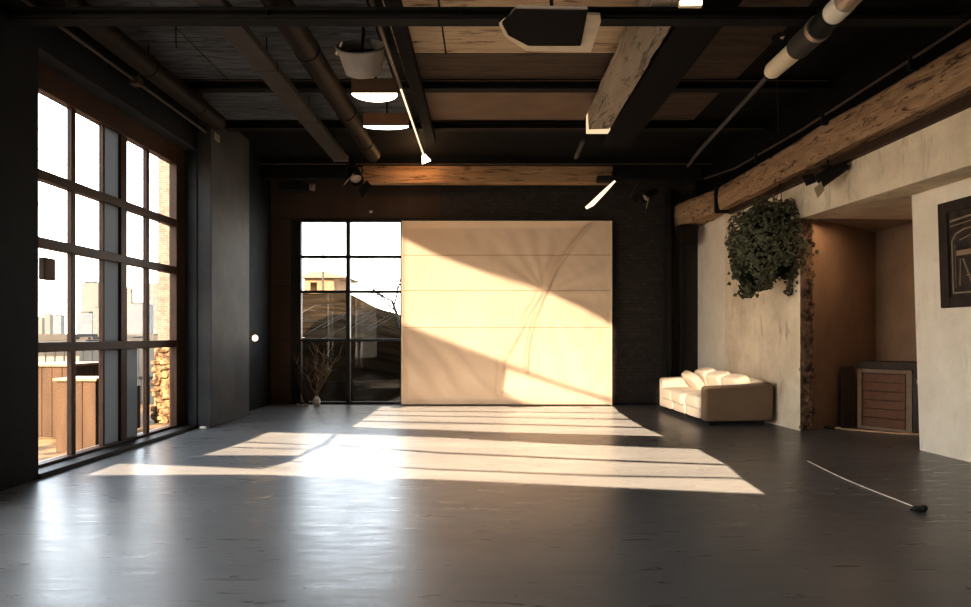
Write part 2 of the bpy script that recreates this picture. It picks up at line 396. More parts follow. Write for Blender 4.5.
# left wall
WX = -4.65; WO = -5.05
mb = MB()
mb.box((WO,-8.2,0),(WX,1.0,5.75)); mb.box((WO,5.2,0),(WX,6.76,5.75)); mb.box((WO,1.0,4.5),(WX,5.2,5.75))
mb.box((WO,6.76,4.5),(WX,10.5,5.75)); mb.box((WO,12.2,0),(WX,14.5,5.75))
mb.box((WO,1.0,0),(WX,5.2,.1))
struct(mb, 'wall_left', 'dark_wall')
mb = MB(); mb.box((WO,10.5,0),(-4.43,12.2,5.3)); struct(mb, 'trim_2', 'pier', bevel=.015)
mb = MB(); mb.box((WO,6.765,4.47),(WX-.004,10.49,4.499)); mb.box((WO,10.47,.05),(WX-.004,10.499,4.47)); struct(mb, 'trim_3', 'reveal')
mb = MB(); mb.box((WO,6.765,.001),(WX+.02,10.495,.055)); struct(mb, 'trim_4', 'frame_black', bevel=.006)
# window 1 (the big one at the left)
GX = -4.90
mb = MB()
def fr(y0,y1,z0,z1,d=.05,x=GX): mb.box((x-d,y0,z0),(x+d,y1,z1))
fr(6.765,6.86,.055,4.47,.06); fr(10.19,10.47,.055,4.47,.06); fr(6.86,10.19,.055,.09,.06); fr(6.86,10.19,4.18,4.47,.06)
fr(8.66,8.81,.09,4.18,.045)                       # the thick centre post
for y in (7.69,9.385): fr(y-.04,y+.04,.09,4.18,.03)
for y in (8.30,): fr(y-.02,y+.02,.09,4.18,.03)
for a, b in ((1.31,1.42),(2.46,2.57),(3.20,3.31)): fr(6.86,10.19,a,b,.05)
w = struct(mb, 'window_1', 'frame_dark', bevel=.006)
ys = [6.86,7.665]; cells = [(6.86,7.65),(7.73,8.28),(8.81,9.345),(9.425,10.19)]
for (y0,y1) in cells:
    for (z0,z1) in ((.09,1.31),(1.42,2.46),(2.57,3.20),(3.31,4.18)):
        g = MB().box((GX-.004,y0,z0),(GX+.004,y1,z1)); g.build('pane', 'glass', w)
for (z0,z1) in ((.09,1.31),(1.42,2.46),(2.57,3.20),(3.31,4.18)):
    g = MB().box((GX-.006,8.32,z0),(GX+.006,8.66,z1)).build('frosted_pane', 'frost', w); g['label'] = 'narrow grey frosted pane'
g = MB().box((GX-.014,8.83,.09),(GX-.008,9.16,1.31)).build('frosted_pane', 'frost', w)
# window 2 (unseen, nearer the camera, added for more sky light)
mb = MB()
fr(1.0,1.1,.1,4.5); fr(5.1,5.2,.1,4.5); fr(1.1,5.1,.1,.16); fr(1.1,5.1,4.4,4.5)
for y in (2.1,3.1,4.1): fr(y-.04,y+.04,.16,4.4)
for z in (1.37,2.52,3.26): fr(1.1,5.1,z-.04,z+.04)
w2 = struct(mb, 'added_window', 'frame_dark')
MB().box((GX-.004,1.1,.16),(GX+.004,5.1,4.4)).build('pane', 'glass', w2)
# back wall
bw = .3
mb = MB()
mb.box((-5.3,YB,0),(-4.23,YB+bw,16)); mb.box((-4.23,YB,4.02),(-1.78,YB+bw,16)); mb.box((-1.78,YB,0),(8,YB+bw,16)); mb.box((-5.3,YB,-.1),(8,YB+bw,0.02))  # carried up unseen above the room to shade the bank behind
struct(mb, 'wall_back', 'dark_brick')
mb = MB(); mb.box((-4.67,YB-.03,0.0),(-4.22,YB-.001,1.38)); mb.box((-4.67,YB-.03,1.41),(-4.22,YB-.001,2.55)); mb.box((-4.67,YB-.03,2.58),(-4.22,YB-.001,4.02))
struct(mb, 'trim_5', 'dark_panel', bevel=.008)
mb = MB(); mb.box((-4.66,YB-.02,4.04),(-1.0,YB-.001,5.0)); struct(mb, 'trim_6', 'dark_panel')
mb = MB()
for a in ((-4.215,-4.0,0,4.0),(-3.025,-2.94,.05,3.96),(-1.85,-1.785,0,4.0)): mb.box((a[0],YB-.02,a[2]),(a[1],YB+.12,a[3]))
mb.box((-4.0,YB-.02,0),(-1.85,YB+.12,.05)); mb.box((-4.0,YB-.02,3.96),(-1.85,YB+.12,4.02))
for z in (1.39,2.44,3.2): mb.box((-4.0,YB-.01,z-.028),(-1.85,YB+.11,z+.028))
w3 = struct(mb, 'window_3', 'frame_black', bevel=.005)
for x0,x1 in ((-4.0,-3.025),(-2.94,-1.85)):
    for i,(z0,z1) in enumerate(((.05,1.362),(1.418,2.412),(2.468,3.172),(3.228,3.96))):
        MB().box((x0,YB+.045,z0),(x1,YB+.055,z1)).build('pane', 'glass_dim' if i==0 else 'glass', w3)
# darker brick return at the right of the back wall, with a drape of shadowy posts
mb = MB(); mb.box((3.86,YB-.22,0),(3.97,YB-.001,4.6)); mb.box((4.18,YB-.14,0),(4.24,YB-.001,4.4)); struct(mb, 'trim_7', 'frame_black')
# right wall pieces
def wx(Y): return 4.92+.085*(10.16-Y)
TW = 5.35
mb = MB()      # smooth far part
mb.hexa([(wx(12.75)+.02,12.75,0),(wx(12.75)+1,12.75,0),(5.6,14.1,0),(wx(14.1)+.02,14.1,0),(wx(12.75)+.02,12.75,4.12),(wx(12.75)+1,12.75,4.12),(5.6,14.1,4.12),(wx(14.1)+.02,14.1,4.12)])
struct(mb, 'wall_right_far', 'plaster_smooth')
mb = MB()      # rough middle part behind the sofa, its end face towards the niche
mb.prism([(wx(10.16),10.16),(5.14,10.22),(5.75,10.62),(6.9,11.5),(6.9,12.75),(wx(12.75),12.75)],0,3.32)
mb.prism([(wx(10.16),10.16),(5.14,10.22),(5.75,10.62),(6.9,11.5),(6.9,12.75),(wx(12.75),12.75)],3.32,4.12)
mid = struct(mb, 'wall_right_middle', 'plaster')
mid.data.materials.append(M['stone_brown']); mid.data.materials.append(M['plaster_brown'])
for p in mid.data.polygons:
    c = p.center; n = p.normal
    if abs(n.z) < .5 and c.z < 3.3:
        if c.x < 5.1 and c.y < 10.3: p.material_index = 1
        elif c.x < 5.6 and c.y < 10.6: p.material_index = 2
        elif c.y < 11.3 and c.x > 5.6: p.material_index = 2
mb = MB()      # ragged rubble jamb skin where the wall end is broken out
random.seed(3)
for k in range(240):
    z = .03+k/240*3.2; t = random.random()
    x = wx(10.16)+.035+t*.20; y = 10.16+t*.05+.006
    if False: x += random.random()*.55; y += (x-5.14)*.62 if x > 5.14 else 0
    r = .018+random.random()*.03
    mb.soft((x,y+.02,z), (r*2.4,r*.9,r*2), e=.7, nu=8, nv=5, rz=random.random())
struct(mb, 'trim_8', 'stone_brown', smooth=True)
# upper wall over the niche
mb = MB()
mb.hexa([(wx(-8),-8,3.32),(8,-8,3.32),(8,10.3,3.32),(wx(10.16),10.16,3.32),(wx(-8),-8,5.6),(8,-8,5.6),(8,10.3,4.12),(wx(10.16),10.16,4.12)])
upper = struct(mb, 'wall_right_upper', 'plaster')
# niche back and floor-side walls
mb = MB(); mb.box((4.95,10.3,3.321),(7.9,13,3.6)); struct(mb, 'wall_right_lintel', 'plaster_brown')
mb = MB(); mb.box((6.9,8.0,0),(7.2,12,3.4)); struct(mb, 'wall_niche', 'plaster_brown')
# near block with the picture, leaning a little
mb = MB()
mb.hexa([(5.665,8.48,0),(7.4,8.48,0),(7.4,-8,0),(6.6,-8,0),(5.56,8.48,3.32),(7.4,8.48,3.32),(7.4,-8,3.32),(6.4,-8,3.32)])
struct(mb, 'wall_right_near', 'plaster_smooth')
mb = MB()      # dark upper strip above the timber
mb.hexa([(wx(14.1)-.02,14.1,4.08),(8,14.1,4.08),(8,-8,4.5),(wx(-8)-.02,-8,4.5),(wx(14.1)-.02,14.1,5.6),(8,14.1,5.6),(8,-8,5.6),(wx(-8)-.02,-8,5.6)])
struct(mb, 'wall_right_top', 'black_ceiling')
mb = MB(); mb.box((7.9,-8.2,0),(8,14.5,5.7)); struct(mb, 'wall_right', 'dark_wall')

# ------------------------------------------------------------------ ceiling boards
boards = [
 (-4.55,-3.66,7.0,9.20,'board_grey','weathered grey ceiling board nearest the window wall, front bay'),
 (-3.64,-2.45,7.0,9.20,'board_grey','weathered grey ceiling board left of the boxy grey duct, front bay'),
 (-2.43,-1.30,7.0,9.20,'board_grey','weathered grey ceiling board above the bucket lamp, front bay'),
 (-1.12,-.52,7.0,8.35,'board_tan','short tan plywood ceiling panel right of the lamp track'),
 (-.50,1.86,7.0,8.35,'board_tan','long tan plywood ceiling panel behind the dark pointed panel'),
 (-1.12,1.86,8.37,9.20,'board_brown','narrow dark brown board behind the tan plywood panels'),
 (1.88,3.55,7.0,9.20,'board_brown','dark brown grained ceiling board right of the pale timber, front bay'),
 (-4.40,-2.85,9.42,10.95,'board_grey','weathered grey ceiling board beside the window wall, second bay'),
 (-2.83,-1.25,9.42,10.95,'board_grey','grey ceiling board over the round brown duct, second bay'),
 (-1.0,1.66,9.42,10.95,'board_flat','plain smooth brown ceiling panel in the second bay'),
 (1.88,3.5,9.42,10.95,'board_brown','dark brown grained board right of the pale timber, second bay'),
]
for (x0,x1,y0,y1,m,l) in boards:
    o = MB().box((x0,y0,5.12),(x1,y1,5.149)).build('ceiling_board', m, bevel=.004); tag(o, l, 'ceiling board', 'boards between the ceiling beams')
# steel cross beams (I sections)
def ibeam(y, z0, h, x0, x1, label, w=.16):
    m_ = MB(); m_.box((x0,y-w/2,z0),(x1,y+w/2,z0+.03)); m_.box((x0,y-w/2,z0+h-.03),(x1,y+w/2,z0+h)); m_.box((x0,y-.02,z0+.03),(x1,y+.02,z0+h-.03))
    x = x0+.6
    while x < x1: m_.box((x,y-w/2+.01,z0+.03),(x+.012,y+w/2-.01,z0+h-.03)); x += 1.9
    o = m_.build('steel_beam', 'steel', bevel=.003); return tag(o, label, 'beam', 'black steel cross beams')
ibeam(6.40,4.575,.118,-4.64,4.68,'black steel ceiling beam nearest the camera, along the top edge')
ibeam(9.31,5.0,.12,-4.64,4.95,'second black steel ceiling beam, behind the bucket lamp')
ibeam(11.12,5.0,.12,-4.64,4.8,'third black steel ceiling beam, behind the lit end of the pale timber')
m_ = MB().box((-4.64,13.42,4.98),(4.6,13.62,5.149)); o = m_.build('steel_beam','steel',bevel=.004); tag(o,'rearmost black ceiling beam, above the long wooden beam','beam','black steel cross beams')
o = MB().box((-2.62,13.34,4.62),(2.62,13.56,4.975)).build('wooden_beam','timber_x',bevel=.02); tag(o,'rough brown wooden beam hung across the back of the room','beam')
o = MB().box((2.66,13.36,4.70),(4.45,13.54,4.972)).build('steel_beam','steel',bevel=.01); tag(o,'short black beam continuing the hanging wooden beam to the right','beam','black steel cross beams')
o = MB().box((-4.6,13.36,4.72),(-2.66,13.54,4.972)).build('steel_beam','steel',bevel=.01); tag(o,'short black beam continuing the hanging wooden beam to the left','beam','black steel cross beams')
# thin rails
o = MB().tube([(-4.62,13.25,4.985),(4.62,13.25,4.985)],.014,8).build('thin_rail','conduit',smooth=True); tag(o,'thin pale metal rail running above the rear wooden beam','rail','thin rails under the ceiling')
o = MB().tube([(-4.62,11.0,4.993),(4.7,11.0,4.993)],.006,8).build('thin_rail','conduit',smooth=True); tag(o,'thin metal rail along the third ceiling beam','rail','thin rails under the ceiling')
o = MB().tube([(-4.62,9.2,5.10),(4.85,9.2,5.10)],.008,8).build('thin_rail','conduit',smooth=True); tag(o,'thin metal rail along the second ceiling beam','rail','thin rails under the ceiling')
o = MB().tube([(-4.62,6.31,4.60),(4.68,6.31,4.60)],.008,8).build('thin_rail','duct_brown',smooth=True); tag(o,'thin brown rail along the nearest ceiling beam','rail','thin rails under the ceiling')
# heavy timber on the right
def bx(Y): return 4.67+.085*(10.16-Y)
def hewn(pts_fn, n, name, mat):
    m_ = MB(); rings = []
    for i in range(n+1):
        t = i/n; c = pts_fn(t); rg = []
        for k,(x,y,z) in enumerate(c):
            d = noise.noise(Vector((t*9+k*3.1, k*1.7, 2)))*.022
            rg.append(m_.bm.verts.new((x-abs(d)*1.2, y, z+d)))
        rings.append(rg)
    for i in range(n):
        k = len(rings[0])
        for j in range(k): m_.bm.faces.new((rings[i][j],rings[i][(j+1)%k],rings[i+1][(j+1)%k],rings[i+1][j]))
    m_.bm.faces.new(rings[0]); m_.bm.faces.new(rings[-1][::-1])
    return m_.build(name, mat, bevel=0)
def main_sec(t):
    Y = 2.0+t*(12.45-2.0); x = bx(Y); zb = 4.07-(Y-6.6)*.030; zt = 4.56-(Y-6.6)*.038
    return [(x+.02,Y,zb),(x,Y,zb+.05),(x-.02,Y,(zb+zt)/2),(x,Y,zt-.04),(x+.03,Y,zt),(x+.24,Y,zt),(x+.24,Y,zb)]
o = hewn(main_sec, 60, 'timber_beam', 'timber'); tag(o,'long rough hewn wooden beam along the top of the right wall','beam','hewn beams on the right wall')
def far_sec(t):
    Y = 12.53+t*(14.05-12.53); x = 4.46-(Y-12.5)*.24; zb = 3.89-(Y-12.5)*.045; zt = 4.33-(Y-12.5)*.01
    return [(x+.02,Y,zb),(x,Y,zb+.05),(x-.02,Y,(zb+zt)/2),(x,Y,zt-.04),(x+.03,Y,zt),(4.68,Y,zt),(4.68,Y,zb)]
o = hewn(far_sec, 14, 'timber_beam', 'timber'); tag(o,'short charred wooden beam end in the far right corner','beam','hewn beams on the right wall')
o = MB().box((4.40,12.455,3.84),(4.70,12.525,4.42)).build('beam_strap','black_metal',bevel=.006); tag(o,'black iron strap between the two wooden beams in the far corner','strap')
o = MB().hexa([(4.12,13.6,3.42),(4.42,13.6,3.42),(4.42,13.85,3.42),(4.12,13.85,3.42),(4.02,13.55,3.80),(4.45,13.55,3.80),(4.45,13.9,3.80),(4.02,13.9,3.80)]).build('beam_corbel','duct_brown',bevel=.02); tag(o,'worn dark wooden corbel under the far end of the beam','corbel')
o = MB().hexa([(bx(2)+.16,2,4.06),(wx(2)+.02,2,4.06),(wx(12.4)+.02,12.4,3.80),(bx(12.4)+.16,12.4,3.80),(bx(2)+.16,2,4.15),(wx(2)+.02,2,4.15),(wx(12.4)+.02,12.4,3.9),(bx(12.4)+.16,12.4,3.9)]).build('trim_9','cab_dark'); o['kind']='structure'
o = MB().tube([(bx(3)-.05,3,4.80),(bx(6.58)-.05,6.58,4.69),(bx(9.62)-.05,9.62,4.53),(bx(11.7)-.05,11.7,4.5),(bx(12.9)-.1,12.9,4.6)],.017,8).build('conduit','conduit',smooth=True); tag(o,'thin metal conduit above the hewn beam on the right wall','conduit')
# brackets holding the conduit
for Y,z in ((7.4,4.64),(9.05,4.55),(10.9,4.52)):
    o = MB().box((bx(Y)-.09,Y-.02,z-.13),(bx(Y)+.02,Y+.02,z+.05)).build('conduit_bracket','black_metal',bevel=.004)
    tag(o,{7.4:'nearest small black bracket clipping the conduit to the hewn beam',9.05:'middle small black bracket clipping the conduit to the hewn beam',10.9:'farthest small black bracket clipping the conduit to the hewn beam'}[Y],'bracket','conduit brackets')

# ------------------------------------------------------------------ ducts and pipes
r = empty('rectangular_duct',(-2.66,9,4.7),'long boxy grey metal duct under the ceiling, left side','duct')
MB().box((-2.80,6.0,4.70),(-2.53,11.95,4.80)).build('duct_body','duct_grey',r,bevel=.012)
for y in (7.9,9.8): MB().box((-2.81,y-.02,4.695),(-2.52,y+.02,4.805)).build('duct_joint','duct_grey',r,bevel=.004)
o = MB().box((-2.80,11.95,4.70),(-2.53,11.99,4.80)).build('end_plate','pale_metal',r); 
r = empty('round_duct',(-4.2,8,4.84),'brown round duct running along the window wall','duct')
MB().tube([(-4.2,5.5,4.84),(-4.2,10.2,4.84)],.13,28).build('duct_body','duct_brown',r,smooth=True)
for y in (6.6,8.1,9.5): MB().tube([(-4.2,y-.03,4.84),(-4.2,y+.03,4.84)],.139,28).build('duct_joint','duct_brown',r,smooth=True)
r = empty('round_duct',(-2.05,8,4.84),'dark brown round duct left of the bucket lamp','duct')
MB().tube([(-2.08,5.5,4.83),(-2.08,12.0,4.83)],.14,28).build('duct_body','duct_brown',r,smooth=True)
for y in (7.6,9.7,11.2): MB().tube([(-2.08,y-.03,4.83),(-2.08,y+.03,4.83)],.15,28).build('duct_joint','duct_brown',r,smooth=True)
r = empty('ceiling_timber',(1.77,8,4.7),'pale cracked square timber under the ceiling with a bright end','timber')
def pale_sec(t):
    Y = 6.0+t*4.12; return [(1.61,Y,4.70),(1.60,Y,4.98),(1.94,Y,4.98),(1.93,Y,4.70)]
o = hewn(pale_sec, 24, 'timber_body', 'timber_pale'); o.parent = r; o.matrix_parent_inverse = Matrix.Translation(-r.location)
MB().box((1.595,10.12,4.69),(1.945,10.32,4.985)).build('end_cap','glow_dim',r,bevel=.01)['label'] = 'cream end cap, light on it put in as glow'
o = MB().box((1.99,6.0,4.74),(2.50,11.3,4.985)).build('wide_duct','duct_dark',bevel=.02); tag(o,'wide dark brown duct beside the pale timber','duct')
o = MB().box((-1.03,5.8,4.86),(-.87,11.4,4.985)).build('cable_trunking','duct_dark',bevel=.01); tag(o,'dark square trunking just right of the lit lamp track','duct')
def hang(par,x,ys,z):
    for y in ys:
        MB().tube([(x,y,z),(x,y,5.152)],.008,6).build('hanger_rod','black_metal',par)
hang(bpy.data.objects['rectangular_duct'],-2.66,(7.9,9.8,11.5),4.79)
hang(bpy.data.objects['round_duct'],-4.2,(8.1,9.6),4.96)
hang(bpy.data.objects['round_duct.001'],-2.08,(7.6,9.7,11.7),4.97)
hang(bpy.data.objects['wide_duct'],2.25,(8.2,10.2),4.98)
hang(bpy.data.objects['cable_trunking'],-.95,(8.2,10.2),4.98)
hang(bpy.data.objects['ceiling_timber'],1.77,(8.2,9.8),4.96)
r = empty('wall_conduit',(-4.5,8,4.8),'thin brown conduit along the top of the window wall','conduit')
MB().tube([(-4.52,5.5,4.78),(-4.52,8.4,4.78),(-4.52,10.7,4.78)],.022,10).build('pipe','conduit',r,smooth=True)
m_ = MB().box((-4.57,8.32,4.72),(-4.45,8.46,4.82)); m_.build('junction_box','conduit',r,bevel=.01)
MB().box((-4.58,10.62,4.70),(-4.42,10.82,4.82)).build('junction_box','pale_metal',r,bevel=.01)
MB().tube([(-4.5,8.39,4.82),(-4.42,8.41,4.95),(-4.2,8.42,5.0)],.014,8).build('pipe_branch','conduit',r,smooth=True)
o = MB().tube([(-3.62,7.6,5.118),(-3.62,7.6,4.9),(-3.62,7.62,4.86)],.008,6).build('hanging_wire','black_metal'); tag(o,'thin black wire hanging from the grey boards near the window wall','wire')
# stovepipe like tube top right
r = empty('round_pipe',(3.57,7.3,4.8),'shiny round metal pipe with pale sections, top right of the ceiling','pipe')
def tb(a,b): return [P(a[0],a[1],a[2]),P(b[0],b[1],b[2])]
zr=2.95
def pp(px,py): return P(px,py,zr*F/(HY-py))
MB().tube([pp(872,-26),pp(833,14)],.10,24).build('pipe_section','pale_metal',r,smooth=True)
MB().tube([pp(846,1),pp(834,13)],.104,24).build('bright_sleeve','white_enamel',r,smooth=True)
MB().tube([pp(833,14),pp(818,29)],.108,24).build('dark_sleeve','black_metal',r,smooth=True)
MB().tube([pp(818,29)+Vector((0,0,.05)),Vector((pp(818,29).x,pp(818,29).y,5.152))],.01,6).build('hanger_rod','black_metal',r)
MB().tube([pp(820,27),pp(817,30)],.125,24).build('collar','pale_metal',r,smooth=True)
MB().tube([pp(817,30),pp(798,48)],.118,24).build('pipe_section','duct_grey',r,smooth=True)
a=pp(798,48); b=pp(773,70); c=pp(769,73.5)
MB().tube([a,a.lerp(b,.5),b,b.lerp(c,.6),c],[.098,.098,.095,.075,.03],24).build('rounded_end','cream_trim',r,smooth=True)
o = MB().tube([pp(767,77),pp(735,112),pp(700,150),pp(688,166)],.028,10).build('support_pipe','duct_grey',smooth=True); tag(o,'slender grey pipe running back from the shiny round pipe','pipe')
o = MB().tube([P(778,75,9.0),P(778,132,9.9)],.010,6).build('drop_wire','black_metal'); tag(o,'thin dark wire hanging right of the slender grey pipe','wire')
o = MB().tube([pp(583,141),pp(576,157)],[.03,.04],10).build('hanging_probe','duct_grey',smooth=True); tag(o,'small grey rod hanging below the lit end of the pale timber','rod')
# dark pointed ceiling panel with cream rim
def cp(px,py,z): 
    Y = (z-EYE)*F/(HY-py); return ((px-CX)*Y/F, Y)
r = empty('projector_panel',(.7,6.6,4.5),'black pointed panel with a cream rim hung under the nearest beam','ceiling panel')
poly = [cp(*p,4.50) for p in ((516,9),(502,25),(508,36),(528,46.5),(581,46.5),(588,10))]
MB().prism(poly,4.50,4.54).build('panel','duct_dark',r,bevel=.012)
poly2 = [cp(*p,4.545) for p in ((516,11),(499,25),(505,37),(526,51),(591,52.5),(601,22),(600,15))]
MB().prism(poly2,4.545,4.57).build('rim','cream_trim',r,bevel=.004)
MB().tube([(.7,6.9,4.56),(.7,6.9,5.118)],.02,10).build('hanger','black_metal',r)
# bucket lamp
def bucket():
    c = P(362.5,62,7.6)
    r = empty('bucket_lamp', c, 'grey bucket shaped ceiling lamp with a dark open mouth','lamp')
    ax = Vector((.0,-math.sin(math.radians(40)),math.cos(math.radians(40))))
    prof = [(.001,-.13),(.19,-.13),(.21,-.12),(.27,.15),(.29,.17),(.275,.185),(.25,.15),(.195,-.10),(.001,-.10)]
    MB().lathe(c,ax,prof,40).build('shade','shade_grey',r,smooth=True)
    MB().lathe(c,ax,[(.001,.08),(.238,.08)],40).build('dark_reflector','black_metal',r)
    m_=MB().tube([c+ax*.08,c+Vector((0,.05,.35)),c+Vector((0,.05,.42))],.02,8); m_.build('mounting_rod','black_metal',r)
    MB().tube([c+Vector((-.29,-.06,.06)),c+Vector((-.20,-.14,.17))],.025,8).build('pivot','pale_metal',r,smooth=True)
bucket()
# half round downlights
def halfdown(cx, y, z, rx, ry, h, label):
    r = empty('half_round_downlight', (cx,y,z), label, 'lamp', 'half round downlights')
    n = 20; pts = [(cx+rx*math.cos(math.pi*i/n), y+ry*math.sin(math.pi*i/n)) for i in range(n+1)]
    hs=MB().prism(pts, z+.012, z+h).build('housing','housing_brown',r)
    pts2 = [(cx+rx*.985*math.cos(math.pi*i/n), y+.005+ry*.985*math.sin(math.pi*i/n)) for i in range(n+1)]
    MB().prism(pts2, z, z+.012).build('diffuser','glow',hs)['label']='glowing warm white diffuser'
    MB().tube([(cx,y+.1,z+h),(cx,y+.1,5.118)],.015,8).build('mounting_rod','black_metal',r)
halfdown(-1.43,8.36,4.60,.295,.29,.20,'nearer half round ceiling downlight with a bright warm face')
halfdown(-1.48,9.66,4.60,.34,.15,.20,'farther half round ceiling downlight with a thin bright face')
# lamp track
r = empty('lamp_track',(-1.1,9,4.68),'long thin lamp track with a warm lit end under the ceiling','track light')
rl=MB().box((-1.12,6.2,4.70),(-1.08,11.55,4.74)).build('rail','conduit',r,bevel=.003)
MB().box((-1.112,8.45,4.688),(-1.088,11.5,4.70)).build('light_strip','glow_soft',rl)['label']='warm glowing strip under the rail'
for y in (7.4,9.0,10.6): MB().tube([(-1.1,y,4.74),(-1.1,y,5.118)],.008,6).build('hanger','black_metal',r)
m_=MB(); a=pp(421,150); m_.lathe(Vector((-1.07,11.6,4.63)),(.35,.25,-.9),[(.001,-.10),(.03,-.09),(.085,.05),(.001,.05)],20); m_.build('end_lamp','glow',r,smooth=True)['label']='bright flared lamp head at the rail end'
# spotlights
def spot(name,label,c,ax,s,mats=('black_metal','pale_metal'),flaps=True,hang=.2):
    c=Vector(c); ax=Vector(ax).normalized()
    r = empty(name,c,label,'spotlight','small ceiling spotlights')
    MB().lathe(c,ax,[(.001,-.2*s),(.05*s,-.2*s),(.06*s,-.12*s),(.075*s,.06*s),(.08*s,.1*s),(.07*s,.1*s),(.06*s,.04*s),(.001,.04*s)],20).build('barrel',mats[0],r,smooth=True); bar=COL.objects[-1]
    MB().lathe(c,ax,[(.001,.045*s),(.06*s,.045*s)],20).build('lens',mats[1],bar)
    MB().tube([c-ax*.05*s+Vector((.08*s,0,0)),c+Vector((.08*s,0,.1*s)),c+Vector((-.08*s,0,.1*s)),c-ax*.05*s+Vector((-.08*s,0,0))],.01*s,6).build('yoke',mats[0],r)
    MB().tube([c+Vector((0,0,.1*s)),c+Vector((0,0,.1*s+hang))],.012*s+.003,6).build('stem',mats[0],r)
    if flaps:
        for sx in (-1,1):
            a = ax.orthogonal().normalized(); q=c+ax*.1*s+a*sx*.08*s
            b = ax.cross(a)
            m_=MB(); w=.07*s
            pts=[q-b*w,q+b*w,q+b*w*1.2+ax*.1*s+a*sx*.04*s,q-b*w*1.2+ax*.1*s+a*sx*.04*s]
            pts=[Vector(p) for p in pts]; off=a*sx*.004
            m_.hexa([pts[0],pts[1],pts[1]+off,pts[0]+off,pts[3],pts[2],pts[2]+off,pts[3]+off]); m_.build('barn_door','cream_trim' if sx>0 else mats[0],bar)
    return r
spot('spotlight','black spotlight with pale flaps hanging at the left end of the wooden beam',P(355,176,13.1),(.3,-.7,-.7),1.9,hang=.12)
spot('spotlight','small black spotlight on the right end of the rear beam, angled down',P(648,196,13.1),(-.8,-.5,-.6),1.3,hang=.12)
spot('spotlight','small dark spotlight on the ceiling left of the shiny pipe',P(770,29,7.9),(.6,-.2,-.5),.9,hang=.08)
spot('spotlight','black wall spotlight with square flaps under the hewn beam on the right wall',(4.74,9.0,3.70),(-.85,.35,-.55),1.3,mats=('black_metal','black_metal'),hang=.10)
MB().box((4.72,8.96,3.78),(5.01,9.06,3.84)).build('bracket_plate','black_metal',bpy.data.objects['spotlight.003'])
r = empty('wall_projector',P(298,187,13.7),'long black projector mounted high in the left rear corner','projector')
c = P(298,187,13.7)
MB().box((c.x-.38,c.y-.1,c.z-.09),(c.x+.25,c.y+.1,c.z+.07)).build('body','black_metal',r,bevel=.02)
MB().lathe((c.x+.25,c.y,c.z),(1,0,-.1),[(.001,0),(.07,0),(.08,.1),(.06,.1),(.001,.06)],20).build('lens','pale_metal',r,smooth=True)
MB().box((c.x-.05,c.y-.03,c.z+.07),(c.x+.05,c.y+.35,c.z+.12)).build('bracket','black_metal',r)
# slanted lit tube
r = empty('tube_lamp',P(602,194,13.0),'slanted glowing tube lamp hanging from the right end of the wooden beam','lamp')
MB().tube([P(586,208,13.0),P(592,204,13.0),P(604,192,13.0),P(615,181,13.0)],[.03,.05,.04,.02],12).build('tube','glow_soft',r,smooth=True)
MB().tube([P(615,181,13.0),P(612,172,13.3)],.015,8).build('stem','black_metal',r)
MB().box((P(597,180,13.1).x,13.0,P(597,180,13.1).z-.04),(P(622,180,13.1).x,13.2,P(597,178,13.1).z+.03)).build('mount','black_metal',r,bevel=.01)
o=MB().tube([P(630,196,13.0),P(638,182,13.0)],.014,8).build('short_rod','duct_grey'); tag(o,'short thin metal rod left of the small rear spotlight','rod')
r = empty('small_top_lamp',P(690,3,5.9),'small cream lamp on a thin stem at the top edge','lamp')
c=P(690,4,5.9); MB().lathe(c,(1,0,.05),[(.001,-.1),(.03,-.1),(.04,.1),(.001,.11)],16).build('shade','cream_trim',r,smooth=True); MB().tube([c,c+Vector((-.03,0,.12)),c+Vector((-.03,.02,1.05))],.01,6).build('stem','conduit',r)
# tiny sensor over the rear window
o=MB().lathe(P(371,211,14.05),(0,-1,0),[(.001,-.02),(.05,0),(.03,.05),(.001,.06)],14).build('wall_sensor','pale_metal',smooth=True); tag(o,'tiny pale sensor above the rear window','sensor')
# wall lamp with bulb by the left corner
c = Vector((-4.52,12.75,1.44))
r = empty('wall_lamp',c,'small glowing round wall lamp in the dark left corner','lamp')
MB().lathe(Vector((-4.649,12.75,1.44)),(1,0,0),[(.001,0),(.05,0),(.05,.02),(.001,.02)],16).build('mount','black_metal',r)
MB().tube([(-4.64,12.75,1.44),(-4.56,12.75,1.44)],.015,8).build('arm','black_metal',r)
MB().soft(c,(.11,.11,.12),e=1,nu=24,nv=16).build('bulb',emat('bulb_glow',(1,.78,.52),4),r,smooth=True)

# ------------------------------------------------------------------ canvas backdrop
XL,XR,ZT = P(402,220,13.86).x, P(611,220,13.86).x, P(402,221.5,13.86).z
r = empty('canvas_backdrop',((XL+XR)/2,14.0,0),'large cream canvas sheet stretched across the back wall, lit by an added beam','backdrop')
def seg_d(p, line):
    best=(9,0)
    for i in range(len(line)-1):
        a=Vector(line[i]); b=Vector(line[i+1]); d=b-a; t=max(0,min(1,(p-a).dot(d)/d.length_squared)); q=a+d*t
        dd=(p-q).length; s = 1 if (p-a).cross(d) > 0 else -1
        if dd<best[0]: best=(dd,s*dd)
    return best
def w2(px,py): v=P(px,py,13.86); return (v.x,v.z)
f1=[w2(*p) for p in ((594,219),(572,245),(556,268),(545,293),(534,318),(528,345),(526,372))]
f2=[w2(*p) for p in ((545,293),(532,313),(517,338),(504,362),(501,392))]
f3=[w2(*p) for p in ((402,288),(440,296),(500,286),(545,293))]
m_=MB(); nx,nz=200,170; vs=[]
